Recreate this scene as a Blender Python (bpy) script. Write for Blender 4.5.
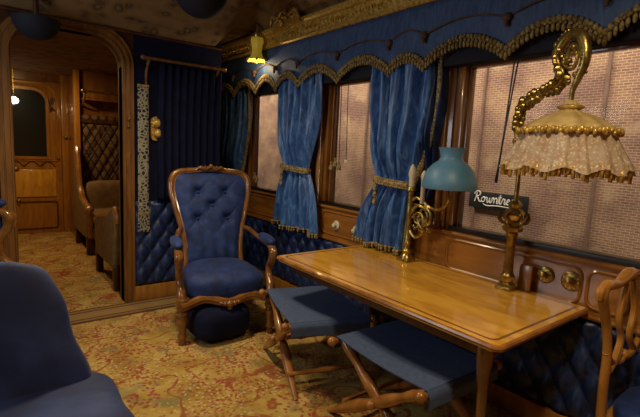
import bpy, bmesh, math, random
from mathutils import Vector, Matrix, noise
random.seed(7)
PI = math.pi
for o in list(bpy.data.objects): bpy.data.objects.remove(o)
SC = bpy.context.scene
C = SC.collection

# ------------------------------------------------------------------ camera
F_PX = 437.0
YAW, PITCH, ROLL = math.radians(38.0), math.radians(7.63), math.radians(2.83)
cam_d = bpy.data.cameras.new('camera'); cam = bpy.data.objects.new('camera', cam_d); C.objects.link(cam)
cam_d.sensor_width = 36; cam_d.lens = F_PX / 640 * 36; cam_d.clip_end = 200; cam_d.clip_start = 0.05
fw = Vector((math.sin(YAW)*math.cos(PITCH), math.cos(YAW)*math.cos(PITCH), -math.sin(PITCH)))
rt = Vector((math.cos(YAW), -math.sin(YAW), 0)); up = rt.cross(fw)
cr, sr = math.cos(ROLL), math.sin(ROLL)
r2 = cr*rt + sr*up; u2 = -sr*rt + cr*up
M = Matrix((r2, u2, -fw)).transposed().to_4x4(); M.translation = (0, 0, 1.45)
cam.matrix_world = M
SC.camera = cam

# ------------------------------------------------------------------ world, light, exposure
w = bpy.data.worlds.new('world'); SC.world = w; w.use_nodes = True
w.node_tree.nodes['Background'].inputs[0].default_value = (1.0, 0.75, 0.5, 1)
w.node_tree.nodes['Background'].inputs[1].default_value = 0.03
SC.view_settings.view_transform = 'Standard'; SC.view_settings.look = 'None'
SC.view_settings.gamma = 1; SC.view_settings.use_curve_mapping = False
SC.view_settings.exposure = 0.0
def area(name, loc, direction, sx, sy, power, col):
    d = bpy.data.lights.new(name, 'AREA'); d.shape = 'RECTANGLE'; d.size = sx; d.size_y = sy
    d.energy = power; d.color = col
    o = bpy.data.objects.new(name, d); C.objects.link(o); o.location = loc
    o.rotation_euler = Vector(direction).to_track_quat('-Z', 'Y').to_euler(); return o
def point(name, loc, power, col, r=0.08):
    d = bpy.data.lights.new(name, 'POINT'); d.energy = power; d.color = col; d.shadow_soft_size = r
    o = bpy.data.objects.new(name, d); C.objects.link(o); o.location = loc; return o
# museum hall lamps over the strip between the carriage and the brick wall
area('hall_light_brick', (10.6, 14.0, 6.2), (0.60, 0, -0.78), 60, 1.6, 4000, (1.0, 0.85, 0.68))
# added cool fill in the unseen left window opening, brightening curtains and valance
area('left_fill_light', (-1.19, 2.55, 1.82), (1, 0.0, -0.12), 1.2, 0.84, 19, (0.84, 0.92, 1.0))
# unseen fill downlights added to the saloon, and the compartment's warm lamp
for lp_, pw_ in (((0.85, 2.70, 2.46), 21), ((1.05, 0.40, 2.50), 18)):
    l_ = area('saloon_fill_light', lp_, (0.05, 0, -1), .22, .22, pw_, (1.0, 0.79, 0.49)); l_.data.shape = 'DISK'; l_.data.spread = math.radians(150)
l_ = area('compartment_ceiling_light', (0.40, 6.1, 2.33), (0, .1, -1), .2, .2, 17, (1.0, 0.66, 0.30)); l_.data.shape = 'DISK'

# ------------------------------------------------------------------ material helpers
def newmat(name):
    m = bpy.data.materials.new(name); m.use_nodes = True
    nt = m.node_tree; return m, nt, nt.nodes['Principled BSDF']
def N(nt, t, **k):
    n = nt.nodes.new(t)
    for a, b in k.items(): setattr(n, a, b)
    return n
def ramp(nt, stops, interp='LINEAR'):
    r = nt.nodes.new('ShaderNodeValToRGB'); r.color_ramp.interpolation = interp
    e = r.color_ramp.elements
    while len(e) < len(stops): e.new(0.5)
    for i, (p, c) in enumerate(stops): e[i].position = p; e[i].color = (*c, 1)
    return r
def noisy(name, stops, scale=6, rough=0.6, metal=0, stretch=(1, 1, 1), detail=4, bump=0.0, bscale=None, sheen=0, coat=0, dist=0.0, spec=0.5):
    m, nt, b = newmat(name); L = nt.links.new
    tc = N(nt, 'ShaderNodeTexCoord'); mp = N(nt, 'ShaderNodeMapping'); mp.inputs['Scale'].default_value = stretch
    L(tc.outputs['Object'], mp.inputs[0])
    no = N(nt, 'ShaderNodeTexNoise'); no.inputs['Scale'].default_value = scale; no.inputs['Detail'].default_value = detail
    no.inputs['Distortion'].default_value = dist
    L(mp.outputs[0], no.inputs['Vector']); r = ramp(nt, stops); L(no.outputs['Fac'], r.inputs[0]); L(r.outputs[0], b.inputs['Base Color'])
    b.inputs['Roughness'].default_value = rough; b.inputs['Metallic'].default_value = metal
    b.inputs['Specular IOR Level'].default_value = spec
    if sheen: b.inputs['Sheen Weight'].default_value = sheen; b.inputs['Sheen Roughness'].default_value = 0.4
    if coat: b.inputs['Coat Weight'].default_value = coat; b.inputs['Coat Roughness'].default_value = 0.08
    if bump:
        n2 = N(nt, 'ShaderNodeTexNoise'); n2.inputs['Scale'].default_value = bscale or scale*4; L(mp.outputs[0], n2.inputs['Vector'])
        bp = N(nt, 'ShaderNodeBump'); bp.inputs['Strength'].default_value = bump; bp.inputs['Distance'].default_value = 0.01
        L(n2.outputs['Fac'], bp.inputs['Height']); L(bp.outputs[0], b.inputs['Normal'])
    return m
def plain(name, col, rough=0.5, metal=0, emit=None, es=0):
    m, nt, b = newmat(name); b.inputs['Base Color'].default_value = (*col, 1)
    b.inputs['Roughness'].default_value = rough; b.inputs['Metallic'].default_value = metal
    if emit: b.inputs['Emission Color'].default_value = (*emit, 1); b.inputs['Emission Strength'].default_value = es
    return m

MT = {}
MT['maple'] = noisy('maple_gold', [(0.25, (0.46, 0.21, 0.024)), (0.5, (0.68, 0.34, 0.042)), (0.75, (0.82, 0.46, 0.065))], 3.5, 0.22, stretch=(3.0, 0.8, 1), dist=1.2, coat=0.5, detail=6)
MT['table_band'] = noisy('walnut_banding', [(0.3, (0.16, 0.06, 0.012)), (0.7, (0.28, 0.11, 0.02))], 20, 0.3, coat=0.4)
MT['doorwood'] = noisy('waxed_door_oak', [(0.2, (0.10, 0.036, 0.007)), (0.5, (0.20, 0.078, 0.014)), (0.8, (0.30, 0.125, 0.022))], 5, 0.5, stretch=(3, 3, .5), dist=1.0, detail=6)
MT['wood'] = noisy('polished_mahogany', [(0.2, (0.10, 0.034, 0.007)), (0.5, (0.21, 0.080, 0.014)), (0.8, (0.32, 0.135, 0.024))], 5, 0.26, stretch=(2, 2, 0.5), coat=0.5, dist=1.0, detail=6)
MT['panelwood'] = noisy('sill_panel_wood', [(0.2, (0.17, 0.060, 0.010)), (0.5, (0.30, 0.115, 0.018)), (0.8, (0.42, 0.17, 0.03))], 5, 0.25, stretch=(2, 0.5, 3), coat=0.5, dist=1.0, detail=6)
MT['goldwood'] = noisy('honey_oak', [(0.2, (0.24, 0.09, 0.014)), (0.5, (0.40, 0.17, 0.028)), (0.8, (0.52, 0.24, 0.05))], 5, 0.3, stretch=(3, 3, 0.5), coat=0.4, dist=1.0, detail=6)
MT['chairwood'] = noisy('walnut_chair_wood', [(0.3, (0.13, 0.045, 0.009)), (0.7, (0.28, 0.115, 0.024))], 12, 0.22, coat=0.7)
MT['stoolwood'] = noisy('stool_beech', [(0.3, (0.20, 0.07, 0.013)), (0.7, (0.42, 0.17, 0.035))], 12, 0.3, coat=0.4)
MT['darkwood'] = noisy('dark_oak', [(0.3, (0.035, 0.012, 0.005)), (0.7, (0.09, 0.030, 0.009))], 8, 0.35, stretch=(3, 3, .6))
MT['black'] = plain('black_rail', (0.012, 0.009, 0.008), 0.4)
MT['brass'] = noisy('aged_brass', [(0.3, (0.20, 0.125, 0.030)), (0.7, (0.56, 0.40, 0.12))], 30, 0.32, metal=0.85, bump=.15, bscale=60)
MT['gilt'] = noisy('gilding', [(0.3, (0.36, 0.19, 0.03)), (0.7, (0.85, 0.56, 0.12))], 40, 0.36, metal=0.4, bump=0.2)
MT['porcelain'] = noisy('cream_porcelain', [(0.3, (0.62, 0.55, 0.36)), (0.7, (0.75, 0.70, 0.50))], 20, 0.25)
MT['candle'] = noisy('candle_wax', [(0.3, (0.55, 0.48, 0.36)), (0.7, (0.65, 0.58, 0.44))], 20, 0.5)
def silk(name, c0, c1, c2, rough=0.45, sheen=0.3):
    # watered (moire) silk: fine bands stretched along the cloth
    m, nt, b = newmat(name); L = nt.links.new
    tc = N(nt, 'ShaderNodeTexCoord'); mp = N(nt, 'ShaderNodeMapping'); mp.inputs['Scale'].default_value = (6, 14, 3)
    L(tc.outputs['Object'], mp.inputs[0])
    no = N(nt, 'ShaderNodeTexNoise'); no.inputs['Scale'].default_value = 2.2; no.inputs['Detail'].default_value = 6; no.inputs['Distortion'].default_value = 1.6
    L(mp.outputs[0], no.inputs['Vector'])
    r = ramp(nt, [(0.3, c0), (0.5, c1), (0.72, c2)]); L(no.outputs['Fac'], r.inputs[0]); L(r.outputs[0], b.inputs['Base Color'])
    b.inputs['Roughness'].default_value = rough; b.inputs['Sheen Weight'].default_value = sheen; b.inputs['Sheen Roughness'].default_value = 0.4
    b.inputs['Sheen Tint'].default_value = (*c2, 1)
    return m
MT['silk'] = silk('blue_watered_silk', (0.016, 0.056, 0.20), (0.038, 0.115, 0.34), (0.12, 0.26, 0.54))
MT['valance'] = silk('valance_silk', (0.028, 0.058, 0.15), (0.048, 0.092, 0.21), (0.070, 0.130, 0.27), 0.6)
MT['quilt'] = silk('quilted_blue_silk', (0.006, 0.013, 0.055), (0.012, 0.026, 0.095), (0.026, 0.054, 0.18), 0.42, 0.05)
MT['velvet'] = noisy('blue_damask', [(0.3, (0.004, 0.014, 0.075)), (0.55, (0.008, 0.030, 0.145)), (0.75, (0.018, 0.052, 0.21))], 16, 0.7, sheen=0.08, bump=0.15, detail=6)
MT['sofa'] = noisy('sofa_blue_velvet', [(0.32, (0.006, 0.015, 0.085)), (0.5, (0.016, 0.036, 0.15)), (0.68, (0.042, 0.074, 0.24))], 4, 0.65, sheen=0.25, detail=4, dist=.6, bump=.25, bscale=5)  # lighter mottling paints the velvet's sheen into the colour
MT['canvas'] = noisy('stool_blue_cloth', [(0.3, (0.045, 0.070, 0.15)), (0.7, (0.065, 0.095, 0.20))], 40, 0.85, bump=0.1)
MT['portiere'] = noisy('navy_velvet', [(0.3, (0.003, 0.004, 0.018)), (0.7, (0.006, 0.008, 0.034))], 8, 0.9, spec=0.2)
MT['navy'] = plain('navy_lamp_silk', (0.004, 0.005, 0.014), 0.8)
MT['fringe'] = noisy('gold_brown_fringe', [(0.35, (0.10, 0.065, 0.022)), (0.65, (0.42, 0.30, 0.11))], 60, 0.75)
MT['cord'] = noisy('brown_cord', [(0.3, (0.07, 0.035, 0.022)), (0.7, (0.15, 0.08, 0.05))], 60, 0.8)
MT['tan'] = noisy('tan_upholstery', [(0.3, (0.15, 0.085, 0.028)), (0.7, (0.25, 0.15, 0.055))], 14, 0.8)
MT['teal'] = None
MT['yellowglass'] = plain('amber_glass', (0.70, 0.50, 0.05), 0.25, emit=(0.9, 0.6, 0.05), es=0.12)
MT['reflectionglow'] = plain('reflection_glow', (1, 0.9, 0.7), 0.5, emit=(1.0, 0.85, 0.6), es=9)  # glow imitating the lamp reflected in the far door pane

def m_teal():
    m, nt, b = newmat('teal_enamel_glass'); L = nt.links.new
    tc = N(nt, 'ShaderNodeTexCoord'); no = N(nt, 'ShaderNodeTexNoise'); no.inputs['Scale'].default_value = 9
    L(tc.outputs['Object'], no.inputs['Vector'])
    r = ramp(nt, [(0.3, (0.08, 0.22, 0.36)), (0.7, (0.12, 0.28, 0.44))]); L(no.outputs['Fac'], r.inputs[0]); L(r.outputs[0], b.inputs['Base Color'])
    b.inputs['Roughness'].default_value = 0.45; b.inputs['Transmission Weight'].default_value = 0.0
    b.inputs['Subsurface Weight'].default_value = 0.15; b.inputs['Subsurface Scale'].default_value = 0.02
    return m
MT['teal'] = m_teal()
def m_lace():
    m, nt, b = newmat('cream_lace'); L = nt.links.new
    tc = N(nt, 'ShaderNodeTexCoord'); v = N(nt, 'ShaderNodeTexVoronoi'); v.inputs['Scale'].default_value = 75
    n2 = N(nt, 'ShaderNodeTexNoise'); n2.inputs['Scale'].default_value = 22
    L(tc.outputs['Object'], v.inputs['Vector']); L(tc.outputs['Object'], n2.inputs['Vector'])
    r = ramp(nt, [(0.15, (1.0, 0.9, 0.8)), (0.5, (0.42, 0.27, 0.20))]); L(v.outputs['Distance'], r.inputs[0])
    r2_ = ramp(nt, [(0.40, (0.86, 0.70, 0.50)), (0.58, (1.0, 0.92, 0.76))]); L(n2.outputs['Fac'], r2_.inputs[0])
    mx = N(nt, 'ShaderNodeMixRGB', blend_type='MULTIPLY'); mx.inputs[0].default_value = 0.6
    L(r2_.outputs[0], mx.inputs[1]); L(r.outputs[0], mx.inputs[2]); L(mx.outputs[0], b.inputs['Base Color'])
    b.inputs['Roughness'].default_value = 0.9
    tr = N(nt, 'ShaderNodeBsdfTranslucent'); L(mx.outputs[0], tr.inputs[0])
    ms = N(nt, 'ShaderNodeMixShader'); ms.inputs[0].default_value = 0.4
    L(b.outputs[0], ms.inputs[1]); L(tr.outputs[0], ms.inputs[2]); L(ms.outputs[0], nt.nodes['Material Output'].inputs[0])
    return m
MT['lace'] = m_lace()
MT['creamsilk'] = noisy('cream_gold_silk', [(0.3, (0.42, 0.27, 0.09)), (0.7, (0.62, 0.46, 0.20))], 14, 0.5)
def m_glass():
    m, nt, b = newmat('window_glass'); L = nt.links.new
    t = N(nt, 'ShaderNodeBsdfTransparent'); t.inputs[0].default_value = (0.95, 0.95, 0.93, 1)
    g = N(nt, 'ShaderNodeBsdfGlossy'); g.inputs['Roughness'].default_value = 0.02; g.inputs[0].default_value = (.04, .04, .04, 1)
    ms = N(nt, 'ShaderNodeMixShader'); ms.inputs[0].default_value = 0.06; L(t.outputs[0], ms.inputs[1]); L(g.outputs[0], ms.inputs[2])
    L(ms.outputs[0], nt.nodes['Material Output'].inputs[0]); return m
MT['glass'] = m_glass()
MT['darkglass'] = plain('dark_door_glass', (0.02, 0.022, 0.02), 0.12)

def m_carpet():
    m, nt, b = newmat('gold_floral_carpet'); L = nt.links.new
    tc = N(nt, 'ShaderNodeTexCoord')
    wn = N(nt, 'ShaderNodeTexNoise'); wn.inputs['Scale'].default_value = 7; L(tc.outputs['Object'], wn.inputs['Vector'])
    base = N(nt, 'ShaderNodeTexNoise'); base.inputs['Scale'].default_value = 5; base.inputs['Detail'].default_value = 6
    L(tc.outputs['Object'], base.inputs['Vector'])
    br = ramp(nt, [(0.3, (0.30, 0.175, 0.035)), (0.5, (0.45, 0.29, 0.070)), (0.7, (0.54, 0.38, 0.12))]); L(base.outputs['Fac'], br.inputs[0])
    cur = br.outputs[0]
    def over(mask, col):
        nonlocal cur
        mx = N(nt, 'ShaderNodeMixRGB'); mx.inputs[2].default_value = (*col, 1)
        L(mask, mx.inputs[0]); L(cur, mx.inputs[1]); cur = mx.outputs[0]
    def warp(scale_amt, off):
        mp = N(nt, 'ShaderNodeMapping'); mp.inputs['Location'].default_value = off; L(tc.outputs['Object'], mp.inputs[0])
        s = N(nt, 'ShaderNodeVectorMath', operation='SCALE'); s.inputs['Scale'].default_value = scale_amt; L(wn.outputs['Color'], s.inputs[0])
        a = N(nt, 'ShaderNodeVectorMath', operation='ADD'); L(mp.outputs[0], a.inputs[0]); L(s.outputs[0], a.inputs[1]); return a.outputs[0]
    # green-grey leaf patches
    n1 = N(nt, 'ShaderNodeTexNoise'); n1.inputs['Scale'].default_value = 6.5; n1.inputs['Detail'].default_value = 3; L(warp(0.1, (3, 1, 0)), n1.inputs['Vector'])
    r = ramp(nt, [(0.56, (0, 0, 0)), (0.64, (0.65, 0.65, 0.65))]); L(n1.outputs['Fac'], r.inputs[0]); over(r.outputs[0], (0.20, 0.19, 0.085))
    # curling vines: bands of a smooth field
    n2 = N(nt, 'ShaderNodeTexNoise'); n2.inputs['Scale'].default_value = 3.4; n2.inputs['Detail'].default_value = 1; L(warp(0.06, (0, 5, 0)), n2.inputs['Vector'])
    r = ramp(nt, [(0.478, (0, 0, 0)), (0.488, (0.9, 0.9, 0.9)), (0.508, (0.9, 0.9, 0.9)), (0.518, (0, 0, 0))]); L(n2.outputs['Fac'], r.inputs[0]); over(r.outputs[0], (0.30, 0.095, 0.030))
    # blossoms
    for sc, th, col, off in ((23, 0.28, (0.30, 0.045, 0.035), (0, 0, 0)), (34, 0.27, (0.33, 0.070, 0.050), (4, 2, 0)), (24, 0.20, (0.60, 0.46, 0.22), (1, 7, 0))):
        v = N(nt, 'ShaderNodeTexVoronoi'); v.inputs['Scale'].default_value = sc; v.voronoi_dimensions = '2D'; L(warp(0.09, off), v.inputs['Vector'])
        r = ramp(nt, [(th-0.08, (0.85, 0.85, 0.85)), (th+0.04, (0, 0, 0))]); L(v.outputs['Distance'], r.inputs[0])
        n3 = N(nt, 'ShaderNodeTexNoise'); n3.inputs['Scale'].default_value = 3.2; L(warp(0, (off[1], off[0]+3, 0)), n3.inputs['Vector'])
        r3 = ramp(nt, [(0.44, (0, 0, 0)), (0.53, (1, 1, 1))]); L(n3.outputs['Fac'], r3.inputs[0])
        mm = N(nt, 'ShaderNodeMath', operation='MULTIPLY'); L(r.outputs[0], mm.inputs[0]); L(r3.outputs[0], mm.inputs[1]); over(mm.outputs[0], col)
    L(cur, b.inputs['Base Color']); b.inputs['Roughness'].default_value = 0.95; b.inputs['Specular IOR Level'].default_value = 0.1
    n4 = N(nt, 'ShaderNodeTexNoise'); n4.inputs['Scale'].default_value = 300; L(tc.outputs['Object'], n4.inputs['Vector'])
    bp = N(nt, 'ShaderNodeBump'); bp.inputs['Strength'].default_value = 0.4; bp.inputs['Distance'].default_value = 0.004; L(n4.outputs['Fac'], bp.inputs['Height']); L(bp.outputs[0], b.inputs['Normal'])
    return m
MT['carpet'] = m_carpet()
def m_border():
    m, nt, b = newmat('carpet_border'); L = nt.links.new
    tc = N(nt, 'ShaderNodeTexCoord'); sp = N(nt, 'ShaderNodeSeparateXYZ'); L(tc.outputs['Object'], sp.inputs[0])
    ml = N(nt, 'ShaderNodeMath', operation='MULTIPLY'); ml.inputs[1].default_value = 1/0.30; L(sp.outputs[1], ml.inputs[0])
    r = ramp(nt, [(0, (0.10, 0.035, 0.012)), (0.10, (0.26, 0.15, 0.045)), (0.2, (0.12, 0.04, 0.015)), (0.28, (0.30, 0.18, 0.06)), (0.72, (0.12, 0.045, 0.015)), (0.8, (0.25, 0.15, 0.045)), (0.92, (0.10, 0.035, 0.012))], 'CONSTANT')
    L(ml.outputs[0], r.inputs[0]); L(r.outputs[0], b.inputs['Base Color']); b.inputs['Roughness'].default_value = 0.95
    return m
MT['border'] = m_border()
def m_ceiling():
    m, nt, b = newmat('ceiling_brocade'); L = nt.links.new
    tc = N(nt, 'ShaderNodeTexCoord'); wn = N(nt, 'ShaderNodeTexNoise'); wn.inputs['Scale'].default_value = 9; L(tc.outputs['Object'], wn.inputs['Vector'])
    mx0 = N(nt, 'ShaderNodeMixRGB'); mx0.inputs[0].default_value = 0.08; L(tc.outputs['Object'], mx0.inputs[1]); L(wn.outputs['Color'], mx0.inputs[2])
    v = N(nt, 'ShaderNodeTexVoronoi'); v.inputs['Scale'].default_value = 9; L(mx0.outputs[0], v.inputs['Vector'])
    r = ramp(nt, [(0.10, (0.20, 0.13, 0.04)), (0.2, (0.07, 0.040, 0.02)), (0.33, (0.18, 0.10, 0.035)), (0.6, (0.24, 0.14, 0.050))]); L(v.outputs['Distance'], r.inputs[0]); L(r.outputs[0], b.inputs['Base Color'])
    b.inputs['Roughness'].default_value = 0.8; return m
MT['ceiling'] = m_ceiling()
def m_brick():
    m, nt, b = newmat('old_red_brick'); L = nt.links.new
    tc = N(nt, 'ShaderNodeTexCoord'); sp = N(nt, 'ShaderNodeSeparateXYZ'); L(tc.outputs['Object'], sp.inputs[0])
    cb = N(nt, 'ShaderNodeCombineXYZ'); L(sp.outputs[1], cb.inputs[0]); L(sp.outputs[2], cb.inputs[1])
    bk = N(nt, 'ShaderNodeTexBrick'); bk.inputs['Scale'].default_value = 1.0; bk.inputs['Brick Width'].default_value = 0.21; bk.inputs['Row Height'].default_value = 0.075
    bk.inputs['Mortar Size'].default_value = 0.012; bk.inputs['Mortar Smooth'].default_value = 0.4
    bk.inputs['Color1'].default_value = (0.29, 0.165, 0.130, 1); bk.inputs['Color2'].default_value = (0.21, 0.115, 0.095, 1); bk.inputs['Mortar'].default_value = (0.42, 0.33, 0.23, 1)
    L(cb.outputs[0], bk.inputs['Vector'])
    n = N(nt, 'ShaderNodeTexNoise'); n.inputs['Scale'].default_value = 0.7; n.inputs['Detail'].default_value = 6; L(cb.outputs[0], n.inputs['Vector'])
    r = ramp(nt, [(0.38, (0.70, 0.62, 0.64)), (0.60, (1.2, 1.15, 1.0))]); L(n.outputs['Fac'], r.inputs[0])
    mx = N(nt, 'ShaderNodeMixRGB', blend_type='MULTIPLY'); mx.inputs[0].default_value = 1; L(bk.outputs[0], mx.inputs[1]); L(r.outputs[0], mx.inputs[2])
    # worn, lime-washed patches of brick
    n2 = N(nt, 'ShaderNodeTexNoise'); n2.inputs['Scale'].default_value = 1.1; n2.inputs['Detail'].default_value = 6; L(cb.outputs[0], n2.inputs['Vector'])
    r2_ = ramp(nt, [(0.57, (0, 0, 0)), (0.66, (0.5, 0.5, 0.5))]); L(n2.outputs['Fac'], r2_.inputs[0])
    mx2 = N(nt, 'ShaderNodeMixRGB'); L(r2_.outputs[0], mx2.inputs[0]); L(mx.outputs[0], mx2.inputs[1]); mx2.inputs[2].default_value = (0.46, 0.34, 0.20, 1)
    L(mx2.outputs[0], b.inputs['Base Color']); b.inputs['Roughness'].default_value = 0.9
    return m
MT['brick'] = m_brick()
def m_hex():
    m, nt, b = newmat('brown_hexagon_tapestry'); L = nt.links.new
    tc = N(nt, 'ShaderNodeTexCoord'); mp = N(nt, 'ShaderNodeMapping'); mp.inputs['Scale'].default_value = (9.5, 1, 5.2); L(tc.outputs['Object'], mp.inputs[0])
    sp = N(nt, 'ShaderNodeSeparateXYZ'); L(mp.outputs[0], sp.inputs[0])
    a = N(nt, 'ShaderNodeMath', operation='ADD'); L(sp.outputs[0], a.inputs[0]); L(sp.outputs[2], a.inputs[1])
    s = N(nt, 'ShaderNodeMath', operation='SUBTRACT'); L(sp.outputs[0], s.inputs[0]); L(sp.outputs[2], s.inputs[1])
    outs = []
    for q in (a, s):
        p = N(nt, 'ShaderNodeMath', operation='PINGPONG'); p.inputs[1].default_value = 0.5; L(q.outputs[0], p.inputs[0]); outs.append(p)
    mn = N(nt, 'ShaderNodeMath', operation='MINIMUM'); L(outs[0].outputs[0], mn.inputs[0]); L(outs[1].outputs[0], mn.inputs[1])
    r = ramp(nt, [(0.0, (0.02, 0.010, 0.006)), (0.10, (0.03, 0.014, 0.008)), (0.13, (0.20, 0.11, 0.045)), (0.2, (0.09, 0.04, 0.018)), (0.3, (0.17, 0.09, 0.04))], 'CONSTANT')
    L(mn.outputs[0], r.inputs[0]); L(r.outputs[0], b.inputs['Base Color']); b.inputs['Roughness'].default_value = 0.8
    return m
MT['hex'] = m_hex()
def m_lattice():
    m, nt, b = newmat('cream_navy_scroll_weave'); L = nt.links.new
    tc = N(nt, 'ShaderNodeTexCoord')
    v = N(nt, 'ShaderNodeTexVoronoi', feature='DISTANCE_TO_EDGE'); v.inputs['Scale'].default_value = 34; L(tc.outputs['Object'], v.inputs['Vector'])
    r = ramp(nt, [(0.12, (0.30, 0.27, 0.19)), (0.19, (0.012, 0.012, 0.02))]); L(v.outputs['Distance'], r.inputs[0]); L(r.outputs[0], b.inputs['Base Color'])
    b.inputs['Roughness'].default_value = 0.85; return m
MT['lattice'] = m_lattice()

# ------------------------------------------------------------------ mesh helpers
def obj(name, bm, mat, parent=None, smooth=True, angle=40):
    bmesh.ops.recalc_face_normals(bm, faces=bm.faces)
    me = bpy.data.meshes.new(name); bm.to_mesh(me); bm.free()
    if isinstance(mat, str): mat = MT[mat]
    me.materials.append(mat)
    if smooth:
        for p in me.polygons: p.use_smooth = True
        if angle is not None:
            try: me.set_sharp_from_angle(angle=math.radians(angle))
            except Exception: pass
    o = bpy.data.objects.new(name, me); C.objects.link(o)
    if parent is not None: o.parent = parent
    return o
def thing(name, label, cat, loc=(0, 0, 0), rz=0, group=None):
    o = bpy.data.objects.new(name, None); C.objects.link(o); o.location = loc; o.rotation_euler = (0, 0, rz)
    o.empty_display_size = 0.05
    o['label'] = label; o['category'] = cat
    if group: o['group'] = group
    return o
def tag(o, label, cat, group=None, kind=None):
    o['label'] = label; o['category'] = cat
    if group: o['group'] = group
    if kind: o['kind'] = kind
    return o
def struct(name, bm, mat, parent=None, label=None, **k):
    o = obj(name, bm, mat, parent, **k)
    if parent is None:
        o['kind'] = 'structure'
        if label: o['label'] = label
    return o
def dup(root, loc, rz, label, group=None):
    def cp(o, par):
        c = o.copy(); C.objects.link(c)
        if par is not None: c.parent = par
        for ch in o.children: cp(ch, c)
        return c
    r = cp(root, None); r.location = loc; r.rotation_euler = (0, 0, rz); r['label'] = label
    if group: r['group'] = group
    return r
def B(): return bmesh.new()
def box(bm, x0, x1, y0, y1, z0, z1, bev=0.0, mat=None):
    t = bmesh.new(); bmesh.ops.create_cube(t, size=1)
    for v in t.verts: v.co = Vector(((x0+x1)/2+v.co.x*(x1-x0), (y0+y1)/2+v.co.y*(y1-y0), (z0+z1)/2+v.co.z*(z1-z0)))
    if bev: bmesh.ops.bevel(t, geom=list(t.edges), offset=bev, segments=2, affect='EDGES', profile=0.5)
    if mat is not None: bmesh.ops.transform(t, matrix=mat, verts=t.verts)
    merge(bm, t); return bm
def merge(bm, t):
    me = bpy.data.meshes.new('tmp'); t.to_mesh(me); t.free(); bm.from_mesh(me); bpy.data.meshes.remove(me)
def catmull(pts, n=6, closed=False):
    P = [Vector(p) for p in pts]; out = []
    m = len(P); rng = range(m if closed else m-1)
    for i in rng:
        if closed: p0, p1, p2, p3 = P[(i-1) % m], P[i], P[(i+1) % m], P[(i+2) % m]
        else:
            p1, p2 = P[i], P[i+1]; p0 = P[i-1] if i > 0 else p1*2-p2; p3 = P[i+2] if i+2 < m else p2*2-p1
        for k in range(n):
            t = k/n
            out.append(0.5*((2*p1)+(p2-p0)*t+(2*p0-5*p1+4*p2-p3)*t*t+(3*p1-p0-3*p2+p3)*t**3))
    if not closed: out.append(P[-1])
    return out
def tube(bm, pts, r, seg=8, closed=False, sm=0, flat=1.0):
    """tube along pts; r a number or one radius per given point"""
    rs = r if isinstance(r, (list, tuple)) else [r]*len(pts)
    if sm:
        P = catmull(pts, sm, closed)
        R4 = catmull([(q, 0, 0) for q in rs], sm, closed); rs = [max(q.x, 1e-4) for q in R4]
    else: P = [Vector(p) for p in pts]
    n = len(P); rings = []; nrm = None
    for i, p in enumerate(P):
        if closed: t = (P[(i+1) % n]-P[i-1])
        else: t = P[min(i+1, n-1)]-P[max(i-1, 0)]
        if t.length < 1e-9: t = Vector((0, 0, 1))
        t.normalize()
        if nrm is None:
            a = Vector((0, 0, 1)) if abs(t.z) < 0.9 else Vector((1, 0, 0)); nrm = (a - t*a.dot(t)).normalized()
        else:
            nrm = nrm - t*nrm.dot(t)
            nrm = nrm.normalized() if nrm.length > 1e-6 else t.orthogonal().normalized()
        bn = t.cross(nrm)
        rings.append([bm.verts.new(p + (nrm*math.cos(2*PI*k/seg)*flat + bn*math.sin(2*PI*k/seg))*rs[i]) for k in range(seg)])
    for i in range(n if closed else n-1):
        a, b = rings[i], rings[(i+1) % n]
        for k in range(seg): bm.faces.new((a[k], a[(k+1) % seg], b[(k+1) % seg], b[k]))
    if not closed:
        bm.faces.new(rings[0][::-1]); bm.faces.new(rings[-1])
    return bm
def lathe(bm, prof, loc=(0, 0, 0), seg=24, mat=None, lobes=0, lamp=0.0, cap=True):
    """prof: list of (radius, z)"""
    rings = []
    T = mat if mat is not None else Matrix.Translation(Vector(loc))
    for r, z in prof:
        rings.append([bm.verts.new(T @ Vector(((r*(1+lamp*math.cos(lobes*2*PI*k/seg)))*math.cos(2*PI*k/seg), (r*(1+lamp*math.cos(lobes*2*PI*k/seg)))*math.sin(2*PI*k/seg), z))) for k in range(seg)])
    for a, b in zip(rings, rings[1:]):
        for k in range(seg): bm.faces.new((a[k], a[(k+1) % seg], b[(k+1) % seg], b[k]))
    if cap:
        if prof[0][0] > 1e-5: bm.faces.new(rings[0][::-1])
        if prof[-1][0] > 1e-5: bm.faces.new(rings[-1])
    return bm
def ball(bm, c, r, u=8, v=6, s=(1, 1, 1)):
    c = Vector(c); top_ = bm.verts.new(c+Vector((0, 0, r*s[2]))); bot = bm.verts.new(c-Vector((0, 0, r*s[2]))); rings = []
    for j in range(1, v):
        a = PI*j/v; rings.append([bm.verts.new(c+Vector((r*s[0]*math.sin(a)*math.cos(2*PI*i/u), r*s[1]*math.sin(a)*math.sin(2*PI*i/u), r*s[2]*math.cos(a)))) for i in range(u)])
    for i in range(u):
        bm.faces.new((top_, rings[0][i], rings[0][(i+1) % u])); bm.faces.new((bot, rings[-1][(i+1) % u], rings[-1][i]))
        for A_, B_ in zip(rings, rings[1:]): bm.faces.new((A_[i], B_[i], B_[(i+1) % u], A_[(i+1) % u]))
    return bm
def prism(bm, outline, d0, d1, axis='y'):
    """closed outline of (a,b) extruded along axis between d0,d1"""
    def P(a, b, d): return Vector((a, d, b)) if axis == 'y' else (Vector((d, a, b)) if axis == 'x' else Vector((a, b, d)))
    A = [bm.verts.new(P(a, b, d0)) for a, b in outline]; Bv = [bm.verts.new(P(a, b, d1)) for a, b in outline]
    n = len(outline)
    bm.faces.new(A[::-1]); bm.faces.new(Bv)
    for i in range(n): bm.faces.new((A[i], A[(i+1) % n], Bv[(i+1) % n], Bv[i]))
    return bm
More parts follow.
